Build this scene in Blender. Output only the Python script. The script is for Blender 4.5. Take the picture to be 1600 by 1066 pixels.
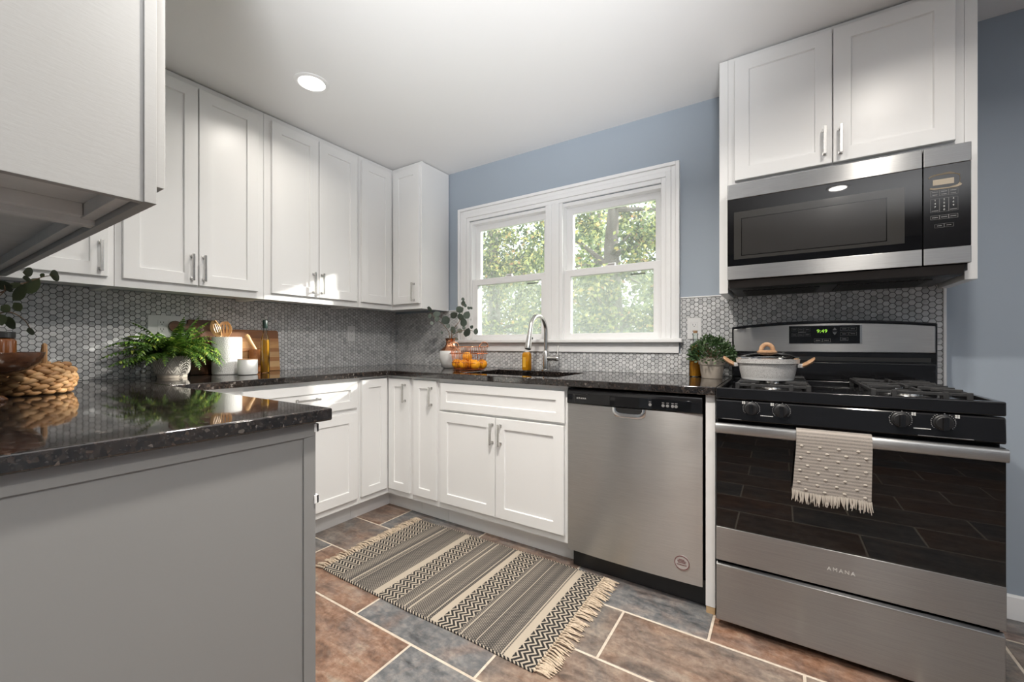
import bpy, bmesh, math, random
from mathutils import Vector, Matrix, noise as mnoise

for _o in list(bpy.data.objects):
    bpy.data.objects.remove(_o)
SC = bpy.context.scene
COL = SC.collection
R = math.radians
PI = math.pi

# ---------------------------------------------------------------- camera
cam_data = bpy.data.cameras.new('camera')
cam_data.sensor_width = 36.0
cam_data.lens = 36.0 * 650.657 / 1600.0
cam_data.shift_y = 4.42 / 1600.0
cam_data.clip_start = 0.02
cam_data.clip_end = 200
cam = bpy.data.objects.new('camera', cam_data)
cam.location = (2.7606, -2.4578, 1.0852)
cam.rotation_euler = (R(90), 0, R(32.759))
COL.objects.link(cam)
SC.camera = cam

# ---------------------------------------------------------------- view
SC.view_settings.view_transform = 'Standard'
SC.view_settings.look = 'None'
SC.view_settings.gamma = 1.0
SC.view_settings.use_curve_mapping = False
SC.view_settings.exposure = 0.22

# ---------------------------------------------------------------- sky, sun, added fill lights
world = bpy.data.worlds.new('sky')
SC.world = world
world.use_nodes = True
_bg = world.node_tree.nodes['Background']
_bg.inputs['Color'].default_value = (0.86, 0.93, 1.0, 1)
_bg.inputs['Strength'].default_value = 3.0

def light(name, kind, loc, rot, power, color=(1, 1, 1), **kw):
    d = bpy.data.lights.new(name, kind)
    d.energy = power
    d.color = color
    for k, v in kw.items():
        setattr(d, k, v)
    o = bpy.data.objects.new(name, d)
    o.location = loc
    o.rotation_euler = rot
    COL.objects.link(o)
    return o

def aim(d):
    return Vector(d).to_track_quat('-Z', 'Y').to_euler()

# late afternoon sun through the kitchen window, low and from the right
light('sun', 'SUN', (4, 4, 4), aim((-0.65, -1.0, -0.45)), 9.0, (1.0, 0.95, 0.87), angle=R(1.5))
# added fill spot beside the camera, brightens the kitchen ceiling
light('ceiling_fill', 'SPOT', (2.95, -2.85, 1.20), aim(Vector((2.05, -1.45, 2.4)) - Vector((2.95, -2.85, 1.20))), 315, (0.975, 0.985, 1.0),
      spot_size=R(62), spot_blend=1.0, shadow_soft_size=0.2)
light('bounce_fill', 'AREA', (3.7, -3.2, 0.95), aim((0.0, 0.25, 1)), 24, (0.98, 0.985, 1.0),  # added upward fill in the back room, lifts the right wall
      shape='RECTANGLE', size=0.7, size_y=0.7, spread=R(100))
LAMP_POWER = 16.0

# ---------------------------------------------------------------- material helpers
MATS = {}
class NT:
    """small node-tree builder"""
    def __init__(s, name):
        s.m = bpy.data.materials.new(name)
        s.m.use_nodes = True
        s.t = s.m.node_tree
        s.b = s.t.nodes['Principled BSDF']
        s.out = s.t.nodes['Material Output']
    def n(s, typ, ins=None, **kw):
        nd = s.t.nodes.new(typ)
        for k, v in kw.items():
            setattr(nd, k, v)
        for k, v in (ins or {}).items():
            s.set(nd, k, v)
        return nd
    def set(s, nd, k, v):
        sock = nd.inputs[k]
        if isinstance(v, bpy.types.Node):
            s.t.links.new(v.outputs[0], sock)
        elif isinstance(v, bpy.types.NodeSocket):
            s.t.links.new(v, sock)
        elif isinstance(v, (tuple, list)) and len(v) == 3 and sock.type == 'RGBA':
            sock.default_value = (*v, 1)
        else:
            sock.default_value = v
    def bs(s, **kw):
        for k, v in kw.items():
            s.set(s.b, k.replace('_', ' '), v)
        return s
    def math(s, op, a, b=0.0, clamp=False):
        nd = s.n('ShaderNodeMath', {0: a, 1: b}, operation=op)
        nd.use_clamp = clamp
        return nd
    def mix(s, f, a, b, mode='MIX'):
        nd = s.n('ShaderNodeMix', data_type='RGBA', blend_type=mode)
        s.set(nd, 0, f); s.set(nd, 6, a); s.set(nd, 7, b)
        return nd.outputs[2]
    def ramp(s, f, stops, interp='LINEAR'):
        nd = s.n('ShaderNodeValToRGB', {0: f})
        cr = nd.color_ramp
        cr.interpolation = interp
        while len(cr.elements) < len(stops):
            cr.elements.new(0.5)
        for e, (p, c) in zip(cr.elements, stops):
            e.position = p
            e.color = (*c, 1) if len(c) == 3 else c
        return nd.outputs[0]
    def noise(s, scale, detail=3.0, rough=0.5, vec=None, dist=0.0):
        nd = s.n('ShaderNodeTexNoise', {'Scale': scale, 'Detail': detail, 'Roughness': rough, 'Distortion': dist})
        if vec is not None:
            s.set(nd, 'Vector', vec)
        return nd.outputs[0]
    def coord(s, which='Object'):
        return s.n('ShaderNodeTexCoord').outputs[which]
    def geo(s, which):
        return s.n('ShaderNodeNewGeometry').outputs[which]
    def pos(s):
        return s.n('ShaderNodeNewGeometry').outputs['Position']
    def map(s, vec, scale=(1, 1, 1), rot=(0, 0, 0), loc=(0, 0, 0)):
        return s.n('ShaderNodeMapping', {'Vector': vec, 'Scale': scale, 'Rotation': rot, 'Location': loc}).outputs[0]
    def bump(s, h, strength=0.2, dist=0.01):
        nd = s.n('ShaderNodeBump', {'Height': h, 'Strength': strength, 'Distance': dist})
        s.set(s.b, 'Normal', nd)
        return s

def mat(name):
    return MATS[name]

def simple(name, color, rough=0.5, metal=0.0, **kw):
    t = NT(name)
    t.bs(Base_Color=color, Roughness=rough, Metallic=metal, **kw)
    MATS[name] = t.m
    return t

def varied(name, c1, c2, scale=8, rough=0.5, metal=0.0, bump=0.0, detail=4, stretch=(1, 1, 1), lo=0.35, hi=0.65, bdist=0.004, **kw):
    t = NT(name)
    v = t.map(t.pos(), scale=stretch)
    nz = t.noise(scale, detail, 0.55, v)
    t.bs(Base_Color=t.ramp(nz, [(lo, c1), (hi, c2)]), Roughness=rough, Metallic=metal, **kw)
    if bump:
        t.bump(nz, bump, bdist)
    MATS[name] = t.m
    return t

def build_materials():
    # paint
    t = NT('cabinet_paint'); nz = t.noise(180, 2, 0.5, t.map(t.pos(), scale=(1, 1, 0.25)))
    t.bs(Base_Color=(0.83, 0.83, 0.825), Roughness=0.32); t.bump(nz, 0.05, 0.002); MATS['paint'] = t.m
    t = NT('cabinet_paint_shaded'); nz = t.noise(160, 3, 0.6, t.map(t.pos(), scale=(1, 0.25, 1.2)))
    t.bs(Base_Color=(0.37, 0.37, 0.365), Roughness=0.42); t.bump(nz, 0.10, 0.002); MATS['endshade'] = t.m  # white cabinet paint darkened, the weaker light here is put into the colour
    t = NT('peninsula_paint_shaded'); t.bs(Base_Color=(0.26, 0.26, 0.257), Roughness=0.4); MATS['penshade'] = t.m  # shade on the peninsula end, painted as a darker grey base colour
    simple('trim_paint', (0.87, 0.87, 0.87), 0.3); MATS['trim'] = MATS['trim_paint']
    t = NT('ceiling_paint'); t.bs(Base_Color=(0.86, 0.86, 0.86), Roughness=0.8)
    t.bump(t.noise(220, 2, 0.5, t.pos()), 0.05, 0.002); MATS['ceiling'] = t.m
    t = NT('wall_paint'); t.bs(Base_Color=(0.355, 0.410, 0.475), Roughness=0.6)
    t.bump(t.noise(260, 2, 0.5, t.pos()), 0.06, 0.002); MATS['wall'] = t.m
    varied('raw_wood', (0.50, 0.33, 0.17), (0.62, 0.44, 0.25), 30, 0.6, stretch=(0.2, 0.2, 1))
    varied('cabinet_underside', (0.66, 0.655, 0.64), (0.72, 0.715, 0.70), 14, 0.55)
    # hexagon marble tile, tone per tile
    t = NT('hex_marble'); rnd = t.geo('Random Per Island')
    vein = t.noise(26, 5, 0.65, t.n('ShaderNodeVectorMath', {0: t.pos(), 1: rnd}, operation='ADD').outputs[0], 0.6)
    base = t.ramp(rnd, [(0.0, (0.42, 0.43, 0.44)), (0.14, (0.56, 0.565, 0.57)), (0.6, (0.64, 0.645, 0.65)), (1.0, (0.72, 0.72, 0.725))])
    t.bs(Base_Color=t.mix(t.ramp(vein, [(0.30, (1, 1, 1)), (0.46, (0, 0, 0))]), base, (0.42, 0.43, 0.44)), Roughness=0.3)
    MATS['hex'] = t.m
    varied('grout_dark', (0.085, 0.087, 0.09), (0.12, 0.12, 0.125), 60, 0.85)
    # granite
    t = NT('dark_granite'); p = t.pos()
    v1 = t.n('ShaderNodeTexVoronoi', {'Vector': p, 'Scale': 120.0}); v2 = t.n('ShaderNodeTexVoronoi', {'Vector': p, 'Scale': 300.0})
    cells = t.n('ShaderNodeSeparateColor', {0: v1.outputs['Color']}); cells2 = t.n('ShaderNodeSeparateColor', {0: v2.outputs['Color']})
    c = t.ramp(cells.outputs[0], [(0.0, (0.006, 0.0055, 0.0055)), (0.5, (0.012, 0.010, 0.010)), (0.72, (0.032, 0.024, 0.020)), (0.86, (0.016, 0.015, 0.015)), (0.965, (0.060, 0.042, 0.033)), (0.99, (0.13, 0.115, 0.105))])
    c = t.mix(t.ramp(cells2.outputs[1], [(0.84, (0, 0, 0)), (0.98, (0.6, 0.6, 0.6))]), c, (0.055, 0.050, 0.047))
    c = t.mix(t.ramp(t.noise(9, 4, 0.6, p), [(0.4, (0, 0, 0)), (0.7, (0.5, 0.5, 0.5))]), c, (0.024, 0.018, 0.015))
    t.bs(Base_Color=c, Roughness=t.ramp(cells.outputs[1], [(0, (0.03,) * 3), (1, (0.065,) * 3)]), IOR=1.6, Specular_IOR_Level=0.62)
    MATS['granite'] = t.m
    # stainless, brushed horizontally / vertically
    for nm, sc_, col, rg in (('steel', (0.012, 0.012, 1), (0.36, 0.36, 0.357), 0.31), ('steel_vertical', (0.012, 0.012, 1), (0.55, 0.545, 0.535), 0.31)):
        t = NT('brushed_' + nm); nz = t.noise(900, 2, 0.6, t.map(t.pos(), scale=sc_)); n2 = t.noise(5, 3, 0.6, t.pos())
        t.bs(Base_Color=t.mix(0.5, col, t.ramp(nz, [(0.3, tuple(x * 0.82 for x in col)), (0.7, tuple(min(1, x * 1.15) for x in col))])),
             Metallic=1.0, Roughness=t.n('ShaderNodeMapRange', {0: n2, 3: rg - 0.04, 4: rg + 0.06}).outputs[0],
             Anisotropic=0.9, Tangent=t.n('ShaderNodeCombineXYZ', {0: 0.0, 1: 0.0, 2: 1.0}))
        MATS[nm] = t.m
    simple('chrome', (0.78, 0.78, 0.78), 0.10, 1.0)
    simple('nickel', (0.62, 0.61, 0.59), 0.25, 1.0)
    simple('black_enamel', (0.008, 0.008, 0.009), 0.10, Specular_IOR_Level=0.5)
    simple('black_plastic', (0.016, 0.016, 0.017), 0.38)
    simple('black_glass', (0.004, 0.004, 0.0045), 0.02, Specular_IOR_Level=0.55)
    simple('grey_glass', (0.036, 0.035, 0.033), 0.08)
    simple('window_mesh_dark', (0.028, 0.027, 0.026), 0.14)
    t = varied('cast_iron', (0.018, 0.018, 0.019), (0.035, 0.034, 0.034), 90, 0.5, bump=0.15)
    simple('print_white', (0.62, 0.62, 0.60), 0.5)
    simple('print_grey', (0.20, 0.20, 0.20), 0.5)
    simple('sticker_paper', (0.46, 0.42, 0.40), 0.5)
    simple('sticker_red', (0.16, 0.05, 0.05), 0.5)
    simple('film_tan', (0.30, 0.25, 0.185), 0.22, 0.4)
    t = NT('display_green'); t.bs(Base_Color=(0.02, 0.05, 0.01), Emission_Color=(0.42, 0.9, 0.08), Emission_Strength=0.9); MATS['led'] = t.m
    t = NT('lamp_lens'); t.bs(Base_Color=(1, 1, 1), Emission_Color=(1.0, 0.93, 0.82), Emission_Strength=7.0); MATS['lens'] = t.m
    # glass
    t = NT('window_glass')
    tr = t.n('ShaderNodeBsdfTransparent', {'Color': (0.97, 0.985, 0.98)}); gl = t.n('ShaderNodeBsdfGlossy', {'Roughness': 0.02})
    df = t.n('ShaderNodeBsdfTranslucent', {'Color': (0.9, 0.93, 0.95)})
    fr = t.n('ShaderNodeFresnel', {'IOR': 1.45})
    a = t.n('ShaderNodeMixShader', {0: 0.03, 1: tr, 2: df})
    b = t.n('ShaderNodeMixShader', {0: fr, 1: a, 2: gl}); t.t.links.new(b.outputs[0], t.out.inputs['Surface']); MATS['glass'] = t.m
    t = NT('insect_screen')
    tr = t.n('ShaderNodeBsdfTransparent', {'Color': (1, 1, 1)}); df = t.n('ShaderNodeBsdfDiffuse', {'Color': (0.35, 0.36, 0.35)})
    tl = t.n('ShaderNodeBsdfTranslucent', {'Color': (0.40, 0.42, 0.40)}); m1 = t.n('ShaderNodeMixShader', {0: 0.5, 1: df, 2: tl})
    b = t.n('ShaderNodeMixShader', {0: 0.24, 1: tr, 2: m1}); t.t.links.new(b.outputs[0], t.out.inputs['Surface']); MATS['screen'] = t.m
    def glassy(name, col, rough=0.03):
        t = NT(name)
        tr = t.n('ShaderNodeBsdfTransparent', {'Color': col}); gl = t.n('ShaderNodeBsdfGlossy', {'Roughness': rough})
        fr = t.n('ShaderNodeLayerWeight', {'Blend': 0.25})
        b = t.n('ShaderNodeMixShader', {0: fr.outputs['Fresnel'], 1: tr, 2: gl}); t.t.links.new(b.outputs[0], t.out.inputs['Surface']); MATS[name] = t.m
    glassy('clear_glass', (0.88, 0.92, 0.90)); glassy('amber_glass', (0.80, 0.42, 0.08)); glassy('lid_glass', (0.72, 0.72, 0.72))
    def liquid(name, col):
        t = NT(name); t.bs(Base_Color=col, Roughness=0.15, Transmission_Weight=0.35, Subsurface_Weight=0.0); MATS[name] = t.m
    liquid('oil', (0.72, 0.30, 0.015)); liquid('amber_soap', (0.80, 0.36, 0.015)); liquid('olive_oil', (0.62, 0.30, 0.02))
    # floor slate
    t = NT('slate_tile'); p = t.pos(); at = t.n('ShaderNodeAttribute', attribute_name='tone'); sep = t.n('ShaderNodeSeparateColor', {0: at.outputs['Color']})
    rnd = t.geo('Random Per Island'); off = t.n('ShaderNodeVectorMath', {0: p, 1: t.n('ShaderNodeCombineXYZ', {0: t.math('MULTIPLY', rnd, 37.0), 1: t.math('MULTIPLY', rnd, 19.0)})}, operation='ADD').outputs[0]
    big = t.noise(3.6, 6, 0.62, off, 0.8); fine = t.noise(34, 6, 0.7, off, 0.3); mid = t.noise(10, 6, 0.65, t.map(off, scale=(0.6, 1.7, 1)), 0.5)
    grey = t.ramp(mid, [(0.28, (0.055, 0.058, 0.063)), (0.44, (0.140, 0.145, 0.152)), (0.60, (0.225, 0.226, 0.228)), (0.78, (0.29, 0.262, 0.235))])
    rust = t.ramp(mid, [(0.26, (0.085, 0.056, 0.042)), (0.42, (0.215, 0.110, 0.066)), (0.55, (0.32, 0.172, 0.108)), (0.70, (0.35, 0.255, 0.185)), (0.85, (0.27, 0.25, 0.225))])
    tan = t.ramp(mid, [(0.26, (0.095, 0.078, 0.066)), (0.46, (0.225, 0.180, 0.142)), (0.66, (0.34, 0.275, 0.21)), (0.82, (0.26, 0.245, 0.235))])
    f = t.math('ADD', sep.outputs[0], t.math('MULTIPLY', t.math('SUBTRACT', big, 0.5), 2.6), True)
    c = t.mix(f, grey, rust); f2 = t.math('ADD', sep.outputs[1], t.math('MULTIPLY', t.math('SUBTRACT', fine, 0.5), 1.6), True)
    c = t.mix(f2, c, tan); c = t.mix(1.0, c, t.ramp(fine, [(0.32, (0.62,) * 3), (0.62, (1.12,) * 3)]), 'MULTIPLY')
    t.bs(Base_Color=c, Roughness=t.n('ShaderNodeMapRange', {0: fine, 3: 0.28, 4: 0.55}).outputs[0]); t.bump(t.mix(0.5, mid, fine), 0.35, 0.006); MATS['slate'] = t.m
    varied('grout_cream', (0.56, 0.48, 0.39), (0.68, 0.60, 0.50), 40, 0.8)
    # rug
    t = NT('rug_weave'); p = t.pos(); sx = t.n('ShaderNodeSeparateXYZ', {0: p}); X, Y = sx.outputs[0], sx.outputs[1]
    L0, L1 = 0.917, 2.075
    u = t.n('ShaderNodeMapRange', {0: X, 1: L0, 2: L1, 3: 0.0, 4: 1.0}).outputs[0]
    def q(x): return (x - L0) / (L1 - L0)
    Z, C_, Fi = (1, 0, 0), (0, 1, 0), (0, 0, 0)
    bands = t.ramp(u, [(0.0, Z), (q(1.035), Fi), (q(1.267), C_), (q(1.302), Z), (q(1.402), Fi), (q(1.605), C_), (q(1.640), Z), (q(1.742), Fi), (q(1.950), C_), (q(1.984), Z)], 'CONSTANT')
    bsep = t.n('ShaderNodeSeparateColor', {0: bands})
    tri = t.math('ABSOLUTE', t.math('SUBTRACT', t.math('FRACT', t.math('MULTIPLY', Y, 1 / 0.042)), 0.5))
    zz = t.math('FRACT', t.math('ADD', t.math('MULTIPLY', X, 1 / 0.0215), t.math('MULTIPLY', tri, 2.1)))
    zig = t.math('GREATER_THAN', zz, 0.43)
    dash = t.math('GREATER_THAN', t.math('FRACT', t.math('ADD', t.math('MULTIPLY', Y, 1 / 0.0095), t.math('MULTIPLY', t.math('FLOOR', t.math('MULTIPLY', X, 1 / 0.0085)), 0.5))), 0.55)
    row = t.math('GREATER_THAN', t.math('FRACT', t.math('MULTIPLY', X, 1 / 0.0085)), 0.35)
    fine_l = t.math('MULTIPLY', dash, row)
    wide = t.math('GREATER_THAN', t.noise(1.0, 1, 0.5, t.n('ShaderNodeCombineXYZ', {0: t.math('MULTIPLY', X, 62.0)})), 0.60)
    tone = t.n('ShaderNodeMapRange', {0: t.noise(1.0, 1, 0.5, t.n('ShaderNodeCombineXYZ', {0: t.math('MULTIPLY', X, 21.0)})), 1: 0.35, 2: 0.65}).outputs[0]
    cream, black = (0.47, 0.405, 0.325), (0.018, 0.017, 0.017)
    fcol = t.mix(fine_l, t.mix(tone, (0.040, 0.038, 0.037), (0.13, 0.115, 0.10)), t.mix(tone, (0.17, 0.15, 0.13), (0.38, 0.33, 0.27)))
    fcol = t.mix(wide, fcol, cream)
    c = t.mix(bsep.outputs[1], fcol, cream); c = t.mix(bsep.outputs[0], c, t.mix(zig, cream, black))
    edge = t.math('GREATER_THAN', t.math('ABSOLUTE', t.math('SUBTRACT', Y, -0.9375)), 0.3225)
    cord = t.math('GREATER_THAN', t.math('FRACT', t.math('ADD', t.math('MULTIPLY', X, 1 / 0.016), t.math('MULTIPLY', Y, 60.0))), 0.42)
    c = t.mix(edge, c, t.mix(cord, cream, black))
    t.bs(Base_Color=c, Roughness=0.95); t.bump(t.math('ADD', zig, t.noise(400, 2, 0.5, p)), 0.5, 0.003); MATS['rug'] = t.m
    varied('cotton_fringe', (0.50, 0.40, 0.29), (0.70, 0.58, 0.45), 90, 0.95)
    # towel
    t = NT('towel_weave'); p = t.pos(); sz = t.n('ShaderNodeSeparateXYZ', {0: p})
    st = t.math('FRACT', t.math('ADD', t.math('MULTIPLY', sz.outputs[2], 1 / 0.0108), t.math('MULTIPLY', t.noise(30, 2, 0.5, p), 0.25)))
    c = t.ramp(st, [(0.0, (0.17, 0.152, 0.140)), (0.22, (0.185, 0.167, 0.152)), (0.34, (0.30, 0.27, 0.24)), (0.70, (0.33, 0.295, 0.262)), (0.85, (0.185, 0.167, 0.152))])
    c = t.mix(t.math('MULTIPLY', t.noise(300, 2, 0.5, p), 0.35), c, (0.55, 0.49, 0.43))
    t.bs(Base_Color=c, Roughness=0.95); t.bump(t.noise(500, 2, 0.5, p), 0.5, 0.002); MATS['towel'] = t.m
    simple('towel_thread', (0.48, 0.43, 0.375), 0.95)
    # woods
    def wood(name, c1, c2, c3, axis=(1, 0.12, 1), sc_=22, rough=0.4):
        t = NT(name); p = t.map(t.pos(), scale=axis); nz = t.noise(sc_, 5, 0.6, p, 1.2)
        t.bs(Base_Color=t.ramp(nz, [(0.30, c1), (0.5, c2), (0.72, c3)]), Roughness=rough); MATS[name] = t.m
    wood('walnut', (0.055, 0.024, 0.012), (0.11, 0.047, 0.022), (0.17, 0.08, 0.038), rough=0.3)
    wood('dark_bowl_wood', (0.040, 0.016, 0.008), (0.085, 0.034, 0.016), (0.13, 0.055, 0.026), (0.15, 1, 1), rough=0.22)
    wood('acacia', (0.19, 0.075, 0.026), (0.32, 0.14, 0.05), (0.44, 0.22, 0.09))
    wood('pale_wood', (0.50, 0.27, 0.11), (0.62, 0.36, 0.16), (0.72, 0.46, 0.22), (1, 1, 0.12))
    wood('mortar_wood', (0.24, 0.085, 0.026), (0.36, 0.14, 0.045), (0.48, 0.21, 0.08))
    wood('handle_wood', (0.27, 0.145, 0.075), (0.38, 0.22, 0.12), (0.50, 0.32, 0.19), (1, 1, 1), 34, 0.5)
    t = NT('striped_board'); p = t.pos(); sz = t.n('ShaderNodeSeparateXYZ', {0: p})
    u = t.n('ShaderNodeMapRange', {0: sz.outputs[2], 1: 0.914, 2: 1.17}).outputs[0]
    base = t.ramp(u, [(0.0, (0.46, 0.23, 0.085)), (0.10, (0.66, 0.43, 0.21)), (0.24, (0.40, 0.19, 0.07)), (0.34, (0.60, 0.38, 0.18)), (0.47, (0.36, 0.165, 0.06)), (0.56, (0.55, 0.30, 0.12)), (0.72, (0.44, 0.21, 0.08)), (0.80, (0.19, 0.078, 0.03))], 'CONSTANT')
    g = t.noise(26, 5, 0.6, t.map(p, scale=(1, 0.12, 1)), 1.0)
    t.bs(Base_Color=t.mix(t.ramp(g, [(0.40, (0, 0, 0)), (0.75, (0.45, 0.45, 0.45))]), base, (0.25, 0.10, 0.035)), Roughness=0.4); MATS['striped_board'] = t.m
    t = NT('wicker'); rnd = t.geo('Random Per Island'); nz = t.noise(70, 4, 0.6, t.map(t.pos(), scale=(0.4, 0.4, 1)))
    t.bs(Base_Color=t.mix(t.math('MULTIPLY', nz, 0.8), t.ramp(rnd, [(0, (0.20, 0.095, 0.034)), (0.4, (0.40, 0.22, 0.088)), (1, (0.58, 0.37, 0.18))]), (0.25, 0.12, 0.045)), Roughness=0.6)
    t.bump(nz, 0.4, 0.004); MATS['wicker'] = t.m
    simple('copper', (0.78, 0.36, 0.20), 0.22, 1.0)
    t = NT('orange_peel'); t.bs(Base_Color=t.ramp(t.noise(14, 3, 0.5, t.pos()), [(0.3, (0.86, 0.30, 0.008)), (0.7, (0.95, 0.43, 0.015))]), Roughness=0.42)
    t.bump(t.noise(600, 1, 0.5, t.pos()), 0.15, 0.001); MATS['orange'] = t.m
    simple('white_ceramic', (0.78, 0.78, 0.77), 0.25)
    t = NT('pebbled_ceramic'); v = t.n('ShaderNodeTexVoronoi', {'Vector': t.map(t.pos(), rot=(0, 0, 0.6)), 'Scale': 230.0}).outputs[0]
    t.bs(Base_Color=(0.76, 0.755, 0.74), Roughness=0.5); t.bump(v, 0.55, 0.0025); MATS['pebbled'] = t.m
    t = NT('speckled_enamel'); nz = t.noise(420, 2, 0.7, t.pos())
    t.bs(Base_Color=t.ramp(nz, [(0.34, (0.20, 0.195, 0.19)), (0.46, (0.50, 0.49, 0.48)), (0.7, (0.58, 0.575, 0.565))]), Roughness=0.35); MATS['speckled'] = t.m
    varied('beige_pot', (0.44, 0.385, 0.325), (0.50, 0.44, 0.375), 30, 0.35)
    varied('grey_pot', (0.36, 0.325, 0.29), (0.43, 0.40, 0.36), 22, 0.6)
    simple('pot_line', (0.64, 0.61, 0.56), 0.6)
    varied('soil', (0.02, 0.014, 0.01), (0.05, 0.034, 0.024), 90, 0.95, bump=0.6)
    def leaf(name, stops, tr=0.25, rough=0.45):
        t = NT(name); rnd = t.geo('Random Per Island'); col = t.ramp(rnd, stops)
        tl = t.n('ShaderNodeBsdfTranslucent', {'Color': col}); t.set(t.b, 'Base Color', col); t.set(t.b, 'Roughness', rough)
        b = t.n('ShaderNodeMixShader', {0: tr, 1: t.b, 2: tl}); t.t.links.new(b.outputs[0], t.out.inputs['Surface']); MATS[name] = t.m
    leaf('fern_leaf', [(0, (0.028, 0.065, 0.012)), (0.5, (0.065, 0.15, 0.020)), (0.82, (0.15, 0.27, 0.035)), (1, (0.36, 0.42, 0.07))])
    leaf('box_leaf', [(0, (0.030, 0.065, 0.022)), (0.6, (0.060, 0.12, 0.042)), (1, (0.13, 0.19, 0.085))])
    leaf('eucalyptus_leaf', [(0, (0.050, 0.062, 0.030)), (0.6, (0.085, 0.105, 0.055)), (1, (0.17, 0.22, 0.15))], 0.15)
    leaf('grey_leaf', [(0, (0.055, 0.075, 0.06)), (0.6, (0.11, 0.14, 0.115)), (1, (0.22, 0.26, 0.22))], 0.15)
    leaf('tree_leaf', [(0, (0.030, 0.055, 0.018)), (0.35, (0.085, 0.13, 0.045)), (0.62, (0.19, 0.24, 0.09)), (0.84, (0.48, 0.50, 0.17)), (0.95, (0.68, 0.58, 0.20)), (1, (0.55, 0.27, 0.13))], 0.5)
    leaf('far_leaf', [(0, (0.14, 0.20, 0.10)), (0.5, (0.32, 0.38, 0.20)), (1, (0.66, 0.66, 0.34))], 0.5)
    varied('bark', (0.085, 0.068, 0.055), (0.18, 0.15, 0.125), 12, 0.9, bump=0.6, stretch=(1, 1, 0.2))
    varied('twig', (0.10, 0.06, 0.035), (0.20, 0.12, 0.07), 40, 0.7)
    varied('lawn', (0.12, 0.17, 0.05), (0.22, 0.26, 0.10), 3, 0.95)
    simple('amber_jar', (0.20, 0.065, 0.016), 0.12, Transmission_Weight=0.3)
    simple('bottle_cap', (0.010, 0.030, 0.024), 0.35)
    simple('label_gold', (0.86, 0.48, 0.05), 0.5)
    simple('socket_plastic', (0.74, 0.74, 0.74), 0.35)
    simple('slot_black', (0.01, 0.01, 0.01), 0.6)
    simple('sink_black', (0.014, 0.013, 0.013), 0.42)
build_materials()

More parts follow.
